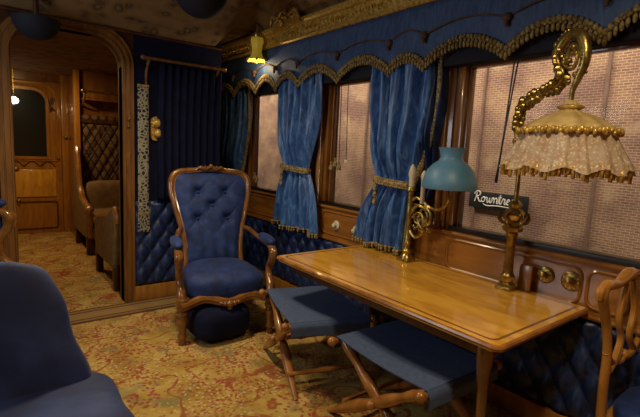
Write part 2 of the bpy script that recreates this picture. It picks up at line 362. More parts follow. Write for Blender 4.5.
def band(bm, inner, outer, d0, d1, closed=False):
    """strip between two (x,z) polylines, extruded in y"""
    n = len(inner); V = []
    for (a, b), (c, d) in zip(inner, outer):
        V.append([bm.verts.new((a, d0, b)), bm.verts.new((c, d0, d)), bm.verts.new((c, d1, d)), bm.verts.new((a, d1, b))])
    for i in range(n if closed else n-1):
        p, q = V[i], V[(i+1) % n]
        for k in range(4): bm.faces.new((p[k], p[(k+1) % 4], q[(k+1) % 4], q[k]))
    if not closed: bm.faces.new(V[0][::-1]); bm.faces.new(V[-1])
    return bm
def grid(bm, fn, nu, nv, back=None):
    G = [[bm.verts.new(fn(i/nu, j/nv)) for j in range(nv+1)] for i in range(nu+1)]
    for i in range(nu):
        for j in range(nv): bm.faces.new((G[i][j], G[i+1][j], G[i+1][j+1], G[i][j+1]))
    if back is not None:                       # close to a solid: offset rear sheet plus rim
        H = [[bm.verts.new(G[i][j].co + Vector(back)) for j in range(nv+1)] for i in range(nu+1)]
        for i in range(nu):
            for j in range(nv): bm.faces.new((H[i][j], H[i][j+1], H[i+1][j+1], H[i+1][j]))
        for i in range(nu):
            bm.faces.new((G[i][0], H[i][0], H[i+1][0], G[i+1][0])); bm.faces.new((G[i][nv], G[i+1][nv], H[i+1][nv], H[i][nv]))
        for j in range(nv):
            bm.faces.new((G[0][j], G[0][j+1], H[0][j+1], H[0][j])); bm.faces.new((G[nu][j], H[nu][j], H[nu][j+1], G[nu][j+1]))
    return bm
def cushion(bm, c, h, p=4.0, n=12, mat=None, wob=0.0, crown=0.0, dents=()):
    """padded block: superellipsoid-like rounded box"""
    t = bmesh.new(); bmesh.ops.create_cube(t, size=2); bmesh.ops.subdivide_edges(t, edges=list(t.edges), cuts=n, use_grid_fill=True)
    for v in t.verts:
        q = v.co; L_ = (abs(q.x)**p+abs(q.y)**p+abs(q.z)**p)**(1/p); s = q/L_
        z = s.z + crown*(1-s.x**2)*(1-s.y**2)*(1 if s.z > 0 else 0)
        for (dx, dy, dr, dd) in dents:
            if s.z > 0: z -= dd*math.exp(-((s.x-dx)**2+(s.y-dy)**2)/dr**2)
        v.co = Vector((s.x*h[0], s.y*h[1], z*h[2]))
        if wob: v.co += v.co.normalized()*wob*noise.noise(v.co*7+Vector(c))
    bmesh.ops.transform(t, matrix=(mat or Matrix.Identity(4)) if mat is not None else Matrix.Translation(Vector(c)), verts=t.verts)
    merge(bm, t); return bm
def quilt_h(a, b, pa, pb):
    u, v = a/pa+b/pb, a/pa-b/pb
    return (abs(math.sin(PI*u))*abs(math.sin(PI*v)))**0.45
def RM(loc, rx=0, ry=0, rz=0):
    return Matrix.Translation(Vector(loc)) @ Matrix.Rotation(rz, 4, 'Z') @ Matrix.Rotation(ry, 4, 'Y') @ Matrix.Rotation(rx, 4, 'X')

# ================================================================== THE SHELL
XR, XL, YB, YP, YE = 2.40, -1.15, -1.3, 4.05, 5.12    # right wall, left wall, rear wall, partition, alcove end
bm = B(); box(bm, XL-.12, XR+.12, YB, 7.9, -0.06, 0.0)
struct('floor', bm, 'carpet', smooth=False, label='gold carpet with red blossoms and curling vines')
bm = B(); box(bm, 0, XR-0-(-1.15)-0.02, 0, 0.30, 0, 0.004)
o = struct('trim_1', bm, 'border', smooth=False, label='striped carpet border in front of the doorway'); o.location = (-1.14, 3.72, 0.0)

# right (window) wall
WINS = [(0.10, 1.69), (2.02, 3.02), (3.42, 4.42)]
Z0, Z1 = 0.98, 2.04
bm = B()
box(bm, XR, XR+.12, YB, YE+.1, 0, Z0); box(bm, XR, XR+.12, YB, YE+.1, Z1, 2.75)
ed = [YB]+[q for w_ in WINS for q in w_]+[YE+.1]
for i in range(0, len(ed), 2): box(bm, XR, XR+.12, ed[i], ed[i+1], Z0, Z1)
WR = struct('wall_right', bm, 'wood', smooth=False, label='window wall of polished wood')
def quilt_strip(y0, y1, z0, z1, x, depth, pa=0.15, pb=0.22):
    b_ = B(); nu = int((y1-y0)/0.0135); nv = int((z1-z0)/0.0135)
    def fn(u, v):
        y, z = y0+u*(y1-y0), z0+v*(z1-z0)
        e = min(1, min(v, 1-v)*(z1-z0)/0.03)
        return Vector((x - (0.008+depth*quilt_h(y, z, pa, pb))*e, y, z))
    return grid(b_, fn, nu, nv)
struct('quilted_padding', quilt_strip(YB, YE, 0.12, 0.68, XR+.001, 0.042), 'quilt', WR, angle=None)
# wood panel below the windows with raised mouldings
bm = B()
box(bm, XR-.022, XR+.001, YB, YE, 0.68, 0.985)
struct('sill_panel', bm, 'panelwood', WR, smooth=False)
def mould_rect(bm, y0, y1, z0, z1, x, r=0.009, rad=0.05):
    pts = []
    for cy, cz, a0 in ((y1-rad, z1-rad, 0), (y0+rad, z1-rad, 90), (y0+rad, z0+rad, 180), (y1-rad, z0+rad, 270)):
        for k in range(5):
            a = math.radians(a0+k*22.5); pts.append((x, cy+rad*math.cos(a), cz+rad*math.sin(a)))
    tube(bm, pts, r, 6, closed=True)
bm = B()
for y0, y1 in ((0.66, 0.84), (0.82+.05, 1.68), (2.0, 3.0), (3.12, 3.36), (3.45, 4.4), (-.6, .6)): mould_rect(bm, y0, y1, 0.735, 0.925, XR-.024)
tube(bm, [(XR-.028, YB, .69), (XR-.028, YE, .69)], 0.016, 8)
tube(bm, [(XR-.03, YB, .965), (XR-.03, YE, .965)], 0.014, 8)
tube(bm, [(XR-.024, YB, .708), (XR-.024, YE, .708)], 0.007, 6)
struct('panel_moulding', bm, 'panelwood', WR)
bm = B(); box(bm, XR-.035, XR+.001, YB, YE, 0, 0.12, .006)
struct('baseboard_right', bm, 'goldwood', label='low gold skirting under the windows')
# pilasters between windows
bm = B()
for y in (1.79, 1.91, 3.10, 3.32, 4.52):
    tube(bm, [(XR-.012, y, .98), (XR-.012, y, 1.02), (XR-.012, y, 1.04), (XR-.012, y, 2.06)], [.042, .042, .03, .03], 12)
for y0, y1 in ((1.73, 1.98), (3.05, 3.38), (4.46, 4.9)): box(bm, XR-.014, XR+.001, y0, y1, .985, 2.1, .003)
struct('pilaster', bm, 'wood', WR)
for i, (y0, y1) in enumerate(WINS):
    bm = B(); f = .035
    for k, (dx, ff, rr) in enumerate(((-.018, .03, .004), (.02, .045, .003))):
        for a in ((y0-.0, y0+ff), (y1-ff, y1)): box(bm, XR+dx, XR+dx+.05, a[0], a[1], Z0, Z1, rr)
        box(bm, XR+dx, XR+dx+.05, y0, y1, Z1-ff, Z1, rr)
    W_ = struct('window_%d' % (i+1), bm, 'wood', label=['near window', 'middle window', 'far window by the alcove'][i]+' with wooden frame')
    bm = B(); box(bm, XR-.03, XR+.075, y0, y1, Z0-.008, Z0+.028, .006); struct('window_rail', bm, 'black', W_)
    bm = B(); box(bm, XR+.055, XR+.060, y0+.03, y1-.03, Z0+.02, Z1-.03); struct('pane', bm, 'glass', W_, smooth=False)

# left wall (behind the viewer's left shoulder), with unseen windows built to hold the fill light
LW = [(-0.2, 1.1), (1.9, 3.2)]
bm = B(); box(bm, XL-.12, XL, YB, YP+.1, 0, 1.35); box(bm, XL-.12, XL, YB, YP+.1, 2.28, 2.75)
ed = [YB]+[q for w_ in LW for q in w_]+[YP+.1]
for i in range(0, len(ed), 2): box(bm, XL-.12, XL, ed[i], ed[i+1], 1.35, 2.28)
WL = struct('wall_left', bm, 'wood', smooth=False, label='wall on the left of the saloon')
bm = quilt_strip(YB, YP, 0.12, 1.0, 0, 0.04); bmesh.ops.transform(bm, matrix=Matrix.Translation((XL, 0, 0)) @ Matrix.Diagonal((-1, 1, 1, 1)), verts=bm.verts)
struct('quilted_padding', bm, 'quilt', WL, angle=None)
bm = B(); box(bm, XL-.001, XL+.03, YB, YP, 0, .12, .005); struct('baseboard_left', bm, 'goldwood')
for i, (y0, y1) in enumerate(LW):
    bm = B()
    for a in ((y0, y0+.04), (y1-.04, y1)): box(bm, XL-.08, XL+.02, a[0], a[1], 1.35, 2.28, .004)
    box(bm, XL-.08, XL+.02, y0, y1, 2.24, 2.28, .004); box(bm, XL-.08, XL+.03, y0, y1, 1.35, 1.39, .004)
    W_ = struct('window_%d' % (i+4), bm, 'wood')
    bm = B(); box(bm, XL-.05, XL-.045, y0+.03, y1-.03, 1.38, 2.25); struct('pane', bm, 'glass', W_, smooth=False)
bm = B(); box(bm, XL-.12, XR+.12, YB-.1, YB, 0, 2.75); struct('wall_near', bm, 'panelwood', smooth=False, label='wall behind the viewer')

# partition with the arched doorway
DX0, DX1, DZ, RAD = 0.205, 0.975, 2.28, 0.22
def arch(off, n=8):
    x0, x1, zt, rd = DX0-off, DX1+off, DZ+off, RAD+off*.8
    p = [(x0, 0.0)]
    for k in range(n+1):
        a = PI - k/n*PI/2; p.append((x0+rd+rd*math.cos(a), zt-rd+rd*math.sin(a)))
    p2 = [(x1+x0-x, z) for x, z in reversed(p)]
    return p+p2
inn = arch(0)
XS = 1.87
outl = [(XL, 0)]+[(x, z) for x, z in inn]+[(XS, 0), (XS, 2.7), (XL, 2.7)]
bm = B(); prism(bm, outl, YP, YP+.1, 'y')
WF = struct('wall_far', bm, 'darkwood', smooth=False, label='partition wall with an arched doorway')
bm = B(); band(bm, arch(0.0), arch(0.055), YP-.03, YP+.13); band(bm, arch(0.045), arch(0.092), YP-.018, YP+.0)
DT = struct('door_1', bm, 'doorwood', label='arched wooden doorway frame', angle=30)
bm = B()
for off, rr in ((0.012, .008), (.06, .006)):
    tube(bm, [(x, YP-.032 if off < .03 else YP-.02, z) for x, z in arch(off)], rr, 6)
struct('bead_moulding', bm, 'doorwood', DT)
bm = B(); box(bm, DX1+.09, XS, YP-.03, YP+.001, 0, .135, .006); box(bm, XL, DX0-.09, YP-.03, YP+.001, 0, .135, .006)
struct('baseboard_far', bm, 'goldwood', label='gold skirting along the partition')
# quilted padding on the partition
def quilt_xz(x0, x1, z0, z1, y, depth, pa, pb, sgn=-1):
    b_ = B(); nu = int((x1-x0)/0.0135); nv = int((z1-z0)/0.0135)
    def fn(u, v):
        x, z = x0+u*(x1-x0), z0+v*(z1-z0); e = min(1, min(v, 1-v)*(z1-z0)/0.03, min(u, 1-u)*(x1-x0)/.02)
        return Vector((x, y + sgn*(0.006+depth*quilt_h(x, z, pa, pb))*e, z))
    return grid(b_, fn, nu, nv)
struct('quilted_padding', quilt_xz(DX1+.095, XS, .135, .92, YP+.001, .04, .15, .22), 'quilt', WF, angle=None)
struct('quilted_padding', quilt_xz(XL, DX0-.095, .135, .92, YP+.001, .04, .15, .22), 'quilt', WF, angle=None)
bm = B(); box(bm, DX1+.095, XS, YP-.006, YP+.001, .92, 2.4); struct('silk_hanging', bm, 'portiere', WF, smooth=False)
bm = B(); box(bm, XS-.1, XS, YP+.1, YE, 0, 2.7); struct('wall_alcove_side', bm, 'darkwood', smooth=False)
bm = B(); box(bm, XS-.1, XR+.12, YE, YE+.1, 0, 2.7); struct('wall_alcove', bm, 'portiere', smooth=False)

# coved ceiling, pleated at the hipped far corner
def ceil_z(x, y):
    dR, dL, dE = XR-.12-x, x-XL, YP-y
    k = min(max((x-1.80)/.2, 0), 1); ze = 2.365+k*.22
    def rise(d, z0, amt, wd): return z0 + amt*math.sin(min(max(d/wd, 0), 1)*PI/2)
    a = rise(dR, 2.55, .30, 1.0); c = rise(dL, 2.45, .30, 1.0); e = rise(dE, ze, 2.84-ze, 1.5)
    z = min(a, c, e)
    return z
def ceil_p(u, v):
    x = XL + u*(XR-XL); y = YB + v*(YP+.02-YB); z = ceil_z(x, y)
    px, py = x-2.25, y-4.0; d = math.hypot(px, py); ang = math.atan2(py, px)
    if d < 1.5: z += 0.014*math.sin(ang*46)*math.sin(min(d/1.5, 1)*PI)
    return Vector((x, y, z))
bm = B(); grid(bm, ceil_p, 150, 150, back=(0, 0, .03))
struct('ceiling', bm, 'ceiling', angle=None, label='dark padded ceiling in brown brocade')
bm = B(); box(bm, XS-.1, XR+.12, YP+.0, YE+.1, 2.56, 2.66); struct('ceiling_alcove', bm, 'ceiling', smooth=False)
bm = B(); box(bm, XL-.3, XR+.3, YB-.15, YE+.15, 2.9, 2.96); box(bm, XL-.3, XR+.3, YE+.15, 8.0, 2.62, 2.96); struct('ceiling_roof', bm, 'darkwood', smooth=False)
bm = B(); tube(bm, [(XL, YP-.012, 2.352), (XS, YP-.012, 2.352)], .014, 8)
struct('trim_2', bm, 'darkwood', label='dark rail where ceiling meets partition')

# ---- gilded cornice over the windows
VX = 2.25       # front of valance
bm = B()
def ext_prof(bm, prof, y0, y1): prism(bm, prof, y0, y1, 'y')
prof = [(XR+.0, 2.39), (VX-.015, 2.39), (VX-.025, 2.40), (VX-.025, 2.415), (VX-.012, 2.42), (VX-.035, 2.50), (VX-.06, 2.505), (VX-.075, 2.52), (VX-.075, 2.545), (VX-.05, 2.56), (XR+.0, 2.56)]
prism(bm, prof, YB, YE, 'y')
CO = struct('trim_3', bm, 'gilt', smooth=False, label='gilded cornice above the blue valance')
bm = B(); tube(bm, [(VX-.066, YB, 2.534), (VX-.066, YE, 2.534)], .014, 8); tube(bm, [(VX-.02, YB, 2.408), (VX-.02, YE, 2.408)], .008, 8)
struct('cornice_bead', bm, 'gilt', CO)
bm = B()   # filigree clusters in relief
def scroll(bm, c, s, flip=1, turns=1.4, r0=.004, plane='yz'):
    pts = []; n = 14
    for k in range(n):
        t = k/(n-1); a = t*turns*2*PI; rr = s*(1-t*.85)
        pts.append((c[0], c[1]+flip*(rr*math.cos(a)), c[2]+rr*math.sin(a)))
    tube(bm, pts, [r0*(1-.4*k/n) for k in range(n)], 5)
y = 0.0
while y < 4.9:
    for dy in (-.09, -.03, .03, .09):
        xx = VX-.026-.004; zz = 2.46
        scroll(bm, (xx, y+dy, zz+random.uniform(-.008, .008)), .022, 1 if dy > 0 else -1, 1.3, .0045)
        ball(bm, (xx, y+dy+.014, zz+.026*(1 if dy > 0 else -1)), .008, 6, 4)
    for k in range(5): ball(bm, (VX-.030, y+.15+k*.018, 2.46+.010*math.sin(k*2)), .0065, 6, 4)
    y += .34
struct('filigree', bm, 'gilt', CO)
# carved gilt cresting on the cornice
bm = B(); cx, cy, cz = VX-.085, 3.38, 2.545
prism(bm, [(cy-.17, cz-.02), (cy+.17, cz-.02), (cy+.12, cz+.05), (cy+.07, cz+.07), (cy+.04, cz+.13), (cy, cz+.16), (cy-.04, cz+.13), (cy-.07, cz+.07), (cy-.12, cz+.05)], cx-.012, cx+.02, 'x')
for s in (-1, 1):
    scroll(bm, (cx-.02, cy+s*.10, cz+.04), .045, s, 1.5, .011); scroll(bm, (cx-.02, cy+s*.045, cz+.09), .032, -s, 1.4, .009)
    tube(bm, [(cx-.02, cy+s*.17, cz), (cx-.03, cy+s*.13, cz+.05), (cx-.03, cy+s*.06, cz+.03), (cx-.03, cy, cz+.09)], [.006, .012, .011, .007], 6, sm=4)
for k in range(7): ball(bm, (cx-.03, cy-.03+k*.01, cz+.02+.035*math.sin(k)), .013, 6, 5)
ball(bm, (cx-.03, cy, cz+.08), .028, 8, 6); ball(bm, (cx-.02, cy, cz+.165), .016, 8, 6)
for v in bm.verts: v.co = Vector((cx+(v.co.x-cx)*1.2, cy+(v.co.y-cy)*1.35, cz+(v.co.z-cz)*1.5-.01))
struct('carved_crest', bm, 'gilt', CO)

# ---- compartment beyond the doorway
FY = 7.72
bm = B()
box(bm, XL-.1, 1.08, FY, FY+.1, 0, 2.6)
struct('wall_compartment_far', bm, 'wood', smooth=False, label='far wall of the compartment beyond')
bm = B(); box(bm, 1.07, 2.0, 6.86, FY+.1, 0, 2.6); struct('wall_compartment_seat', bm, 'wood', smooth=False)
bm = B(); box(bm, XS-.1, XS, YE+.1, 6.9, 0, 2.6); struct('wall_compartment_right', bm, 'wood', smooth=False)
bm = B(); box(bm, XL-.1, XL, YP+.1, FY+.1, 0, 2.6); struct('wall_compartment_left', bm, 'wood', smooth=False)
bm = B(); box(bm, XL-.1, XS, YP+.1, FY+.1, 2.36, 2.40); struct('ceiling_compartment', bm, 'ceiling', smooth=False)
bm = B(); box(bm, 1.03, 1.10, 6.80, 6.9, 0, 2.36, .008); box(bm, .985, 1.075, 7.64, FY, 0, 2.36, .008); struct('trim_4', bm, 'goldwood', label='wooden pilasters at the far door')
# framed quilted tapestry panel over the far seat
bm = quilt_xz(0, .70, 0, .88, 0, .03, .14, .25)
QP = struct('trim_5', bm, 'hex', label='brown diamond patterned wall panel', angle=None); QP.location = (1.12, 6.858, .78)
bm = B(); box(bm, -.02, .72, -.03, 0, .88, .93, .006); box(bm, -.02, 0, -.03, 0, 0, .93, .004); struct('panel_frame', bm, 'darkwood', QP)
bm = B(); box(bm, -.02, .72, -.034, 0, .93, .99, .006); struct('panel_frieze', bm, 'hex', QP)
# far door: arched glass, panels below
bm = B(); box(bm, .22, .985, FY-.03, FY, 0, 2.24, .01)
D2 = struct('door_2', bm, 'goldwood', label='far wooden door with a dark arched pane')
bm = B()
def rrect(x0, x1, z0, z1, r, bottom=False, n=6):
    p = []
    for cx_, cz_, a0, on in ((x1-r, z1-r, 0, 1), (x0+r, z1-r, 90, 1), (x0+r, z0+r, 180, bottom), (x1-r, z0+r, 270, bottom)):
        if on:
            for k in range(n+1):
                a = math.radians(a0+k*90/n); p.append((cx_+r*math.cos(a), cz_+r*math.sin(a)))
        else: p.append((x0, z0) if a0 == 180 else (x1, z0))
    return p
prism(bm, rrect(.29, .79, 1.15, 2.10, .16), FY-.036, FY-.03); struct('door_pane', bm, 'darkglass', D2, smooth=False)
bm = B(); band(bm, rrect(.29, .79, 1.15, 2.10, .16), rrect(.25, .83, 1.11, 2.14, .2), FY-.055, FY-.028, closed=True)
band(bm, rrect(.26, .92, 1.10, 2.20, .2), rrect(.245, .935, 1.085, 2.215, .215), FY-.045, FY-.028, closed=True); struct('pane_moulding', bm, 'goldwood', D2, angle=30)
bm = B(); box(bm, .30, .90, FY-.05, FY-.03, .55, .96, .012); struct('door_panel', bm, 'maple', D2)
bm = B(); band(bm, rrect(.30, .90, .08, .47, .03, True), rrect(.285, .915, .065, .485, .04, True), FY-.045, FY-.03, closed=True)
for k in range(3): tube(bm, [(.30+k*.2, FY-.034, 1.0), (.36+k*.2, FY-.038, 1.06), (.40+k*.2, FY-.038, 1.075), (.44+k*.2, FY-.038, 1.06), (.50+k*.2, FY-.034, 1.0)], .007, 6, sm=3)
for s in (0, .05): tube(bm, [(.80+s, FY-.034, 1.80), (.86, FY-.04, 1.9), (.93-s, FY-.034, 2.02)], .01, 6, sm=3); tube(bm, [(.93-s, FY-.034, 1.82), (.85, FY-.04, 1.9), (.82+s, FY-.034, 2.02)], .01, 6, sm=3)
struct('carved_moulding', bm, 'darkwood', D2)
bm = B(); ball(bm, (.40, FY-.07, .97), .028, 10, 8, (1.6, 1, .7)); ball(bm, (.33, FY-.07, .955), .02, 8, 6); ball(bm, (.42, FY-.065, .50), .03, 10, 8, (1, .8, 1)); struct('door_handle', bm, 'brass', D2)
bm = B(); ball(bm, (1.03, 7.62, 1.45), .026, 10, 8); ball(bm, (.93, FY-.05, 1.13), .022, 8, 6); struct('door_knob', bm, 'brass', D2)

# ---- museum hall outside
bm = B(); box(bm, 14.0, 14.3, -20, 62, -1.9, 11.0)
struct('wall_outside', bm, 'brick', smooth=False, label='old brick wall of the hall outside the windows')
bm = B(); box(bm, 2.7, 14.0, -20, 62, -2.0, -1.9); struct('floor_outside', bm, noisy('hall_paving', [(.3, (.10, .085, .07)), (.7, (.16, .14, .11))], 3, .8), smooth=False)
bm = B()
for y in (8.9, 5.1, 14.7): tube(bm, [(13.92, y, -1.9), (13.92, y, 10.9)], .055, 8)
PIPE = struct('trim_6', bm, noisy('grey_conduit', [(.3, (.16, .09, .07)), (.7, (.22, .13, .10))], 5, .7), label='conduits up the brick wall')

# ================================================================== VALANCE AND CURTAINS
TR = [-0.05, .42, .86, 1.33, 1.88, 2.18, 2.73, 3.27, 3.64, 4.02, 4.5, 4.98]
def val_z(y):
    for a, b_ in zip(TR, TR[1:]):
        if a <= y <= b_: return 1.995 + (.112 if (b_-a) > .32 else .07)*math.sin((y-a)/(b_-a)*PI)**.8
    return 2.0
VA = thing('window_valance', 'long blue silk valance with scalloped fringed edge above the windows', 'valance', (VX, 2.5, 2.39))
bm = B(); n = 300
ys = [-.05+(4.98+.05)*k/n for k in range(n+1)]
def valp(u, v):
    y = ys[min(n, int(round(u*n)))]; zb = val_z(y)+.02; z = zb + v*(2.39-zb)
    x = -.010*math.sin(v*PI) - .004*math.sin(y*9+v*3)
    return Vector((x, y-2.5, z-2.39))
grid(bm, valp, n, 8, back=(.02, 0, 0)); obj('pelmet_cloth', bm, 'valance', VA, angle=None)
bm = B(); acc = 0; prev = None
for k in range(n*4+1):
    y = -.05+(4.98+.05)*k/(n*4); p = Vector((-.012, y-2.5, val_z(y)+.012-2.39))
    if prev is None or (p-prev).length > .024:
        j = random.uniform(-.003, .003)
        ball(bm, p+Vector((-.004, 0, .018)), .0135, 6, 5, (1, 1, 1.4)); ball(bm, p+Vector((-.002+j, j, -.020)), .0125, 6, 5, (1, .85, 1.9))
        ball(bm, p+Vector((-.012+j, .012, .001)), .009, 5, 4)
        prev = p
    
tube(bm, [(-.006, -.05+5.03*k/400-2.5, val_z(-.05+5.03*k/400)+.022-2.39) for k in range(401)], .007, 6)
obj('tasselled_fringe', bm, 'fringe', VA, angle=None)
bm = B(); box(bm, .055, .13, -2.45, 2.4, 2.0-2.39, -.02, .01); obj('blind_box', bm, 'navy', VA)
bm = B()
cd = []
for a, b_ in zip(TR, TR[1:]):
    for k in range(8): t = k/8; cd.append((-.020, a+(b_-a)*t-2.5, 2.195-2.39+.05*math.sin(t*PI)))
cd.append((-.018, TR[-1]-2.5, 2.195-2.39)); tube(bm, cd, .0058, 6); obj('cord', bm, 'cord', VA)
for y in TR[1:-1]:
    bm = B(); ball(bm, (-.026, y-2.5, 2.19-2.39), .025, 10, 8, (.8, 1, 1)); ball(bm, (-.032, y-2.5, 2.16-2.39), .012, 8, 6, (1, 1, 1.8)); obj('tuft', bm, 'cord', VA)

def curtain(label, y0, y1, t0, t1, b0, b1, zt, ztie, zb, x=2.30, folds=7, fringe_side=None, mat='silk', bottom_fringe=True, name='curtain', tie=True, ph=0.0):
    """y0..y1 top edge (far,near), t0..t1 gathered at the tie, b0..b1 bottom"""
    cyc = (y0+y1)/2
    T = thing(name, label, 'curtain', (x, cyc, zb), 0, 'silk curtains tied back between the windows')
    def width(v):      # v 0 bottom .. 1 top
        z = zb+v*(zt-zb)
        if z > ztie:
            s = (z-ztie)/(zt-ztie); s2 = math.sin(min(1, s*1.15)*PI/2)**.9
            return t0+(y0-t0)*s2, t1+(y1-t1)*s2
        s = (ztie-z)/(ztie-zb); s2 = math.sin(s*PI/2)**.8
        return t0+(b0-t0)*s2, t1+(b1-t1)*s2
    def fn(u, v):
        a, b_ = width(v); z = zb+v*(zt-zb); wd = abs(a-b_)
        g = math.exp(-((z-ztie)/.13)**2)
        amp = .036*(1-.55*g)
        warp = u + .035*math.sin(u*9+ph+v*1.5)
        f = math.sin(2*PI*folds*warp+ph+.6*math.sin(v*5+u*4))+.35*math.sin(2*PI*folds*2.3*warp+v*3)
        zz = z + (.012*math.sin(u*11+ph) if v < .001 else 0)
        bulge = -.035*math.exp(-((z-ztie-.25)/.25)**2)*math.sin(PI*u) - .025*math.sin(PI*u)*(1-g)
        return Vector((amp*f + bulge, a+(b_-a)*u-cyc+.006*math.sin(v*14+u*20), zz-zb))
    bm = B(); grid(bm, fn, folds*14, 70, back=(.006, 0, 0)); obj('drape', bm, mat, T, angle=None)
    bm = B(); any_ = False
    def tassel(p, s=1.0):
        ball(bm, p+Vector((-.006, 0, 0)), .012*s, 6, 5); ball(bm, p+Vector((-.006, random.uniform(-.004, .004), -.018*s)), .010*s, 6, 5, (1, .9, 1.8))
    if bottom_fringe:
        any_ = True; m_ = int(abs(b0-b1)/.018)
        for k in range(m_+1): tassel(fn(k/m_, 0)+Vector((-.004, 0, .006)))
    if fringe_side is not None:
        any_ = True; m_ = int((zt-zb)/.020)
        for k in range(m_+1): tassel(fn(fringe_side, k/m_)+Vector((-.012, -.012 if fringe_side else .008, 0)), 1.55)
    if bottom_fringe: tube(bm, [fn(k/60, 0)+Vector((-.003, 0, .006)) for k in range(61)], .006, 5)
    if fringe_side is not None: tube(bm, [fn(fringe_side, k/60)+Vector((-.004, -.006 if fringe_side else .006, 0)) for k in range(61)], .008, 5)
    if any_: obj('fringe', bm, 'fringe', T, angle=None)
    else: bm.free()
    if tie:
        bm = B(); v = (ztie-zb)/(zt-zb); pts = []
        a, b_ = width(v); ca = (a+b_)/2-cyc; hw = abs(a-b_)/2+.02
        for k in range(20):
            an = 2*PI*k/20; pts.append((-.012+.055*math.cos(an), ca+hw*math.sin(an), ztie-zb+.012*math.sin(an)))
        tube(bm, pts, .014, 8, closed=True, flat=1.5)
        tube(bm, [(q[0]-.004, q[1], q[2]+.02) for q in pts], .007, 6, closed=True); tube(bm, [(q[0]-.004, q[1], q[2]-.02) for q in pts], .007, 6, closed=True)
        for dz in (0, -.05, -.10):   # hanging tie tassel on the far side
            ball(bm, (-.06, ca+hw*.7, ztie-zb-.05+dz), .017-.00*dz, 8, 6, (1, 1, 1.5))
        tube(bm, [(-.06, ca+hw*.7, ztie-zb), (-.06, ca+hw*.7, ztie-zb-.15)], .006, 6)
        obj('tieback', bm, 'fringe', T, angle=None)
    return T
curtain('light blue silk curtain between the far and middle windows, tied back, fringed hem', 3.70, 2.98, 3.53, 3.13, 3.70, 2.95, 2.10, 1.27, .72, folds=5, ph=.4)
curtain('blue silk curtain whose hem rests on the table end, tied back', 2.44, 1.80, 2.27, 1.95, 2.46, 1.97, 2.10, 1.25, .782, folds=5, fringe_side=1.0, ph=1.7)
curtain('blue silk curtain in the corner behind the armchair, fringed right edge', 4.96, 4.22, 4.86, 4.42, 4.9, 4.40, 2.10, 1.10, .72, folds=6, fringe_side=1.0, ph=2.6)
# inner dark curtain strip beside the near window
curtain('dark blue narrow inner curtain hanging beside the near window frame', 1.93, 1.765, 1.93, 1.80, 1.93, 1.82, 2.10, 1.3, 1.02, x=2.345, folds=3, mat='quilt', bottom_fringe=False, tie=False, ph=.2)

# ---- blind cords hanging in the windows
def blind_cords(y, ztop, zb, label, n=3, dy=.04, plate=None):
    T = thing('blind_cord', label, 'blind cord', (2.372, y, ztop), 0, 'blind cords in the windows')
    for k in range(n):
        zz = zb + (.03 if k == 1 else 0)
        yy = (k-(n-1)/2)*dy
        bm = B(); tube(bm, [(0, yy*.6, 0), (0, yy, zz-ztop+.07)], .0035, 5); obj('string', bm, 'black', T)
        bm = B(); lathe(bm, [(.004, .07), (.012, .06), (.006, .045), (.018, .03), (.022, 0)], (0, yy, zz-ztop), 10); obj('tassel', bm, 'fringe', T)
    if plate is not None:
        bm = B(); tube(bm, [(0, plate*.8, 0), (0, plate, zb-ztop+.09)], .003, 5); obj('string', bm, 'black', T)
        bm = B(); box(bm, -.004, .004, plate-.022, plate+.022, zb-ztop+.065, zb-ztop+.09, .002); obj('cord_tag', bm, 'porcelain', T)
blind_cords(4.20, 2.06, 1.02+.05, 'pair of dark cords with tassels hanging in the far window', 2, .05)
blind_cords(2.86, 2.06, 1.29, 'dark cords with tassels and a white tag in the middle window', 3, .05, plate=-.14)
T = thing('blind_cord', 'two dark taut cords crossing the near window behind the lamp', 'blind cord', (2.372, 1.36, 2.06), 0, 'blind cords in the windows')
bm = B(); tube(bm, [(0, -.04, 0), (0, .03, -.75)], .0045, 5); obj('string', bm, 'black', T)
bm = B(); tube(bm, [(0, -.015, 0), (0, .02, -.75)], .0045, 5); obj('string', bm, 'black', T)

# ---- knobs on the panel under the windows
def knob(y, z, r, mat, label, grp, name='brass_rosette'):
    T = thing(name, label, 'knob', (XR-.024, y, z), 0, grp)
    Rm = Matrix.Rotation(-PI/2, 4, 'Y')
    bm = B(); lathe(bm, [(r, 0), (r, .006), (r*.92, .010), (r*.55, .014)], seg=24, mat=Rm, lobes=12, lamp=.03)
    for q_ in range(12):
        a = q_*PI/6; ball(bm, (-.010, r*.74*math.cos(a), r*.74*math.sin(a)), r*.16, 8, 6, (.6, 1, 1))
    obj('back_plate', bm, mat, T)
    bm = B(); lathe(bm, [(r*.3, .012), (r*.34, .022), (r*.5, .028), (r*.46, .04), (r*.2, .047), (.0001, .049)], seg=18, mat=Rm); obj('handle', bm, mat, T)
knob(2.80, .822, .040, 'porcelain', 'cream porcelain knob under the middle window, the one nearer the armchair', 'porcelain knobs', 'porcelain_rosette')
knob(2.55, .820, .040, 'porcelain', 'cream porcelain knob under the middle window, next to the tied curtain', 'porcelain knobs', 'porcelain_rosette')
knob(1.045, .845, .045, 'brass', 'smaller brass rosette knob under the near window, closer to the lamp', 'brass knobs')
knob(.915, .845, .052, 'brass', 'larger brass rosette knob under the near window, farther from the lamp', 'brass knobs')

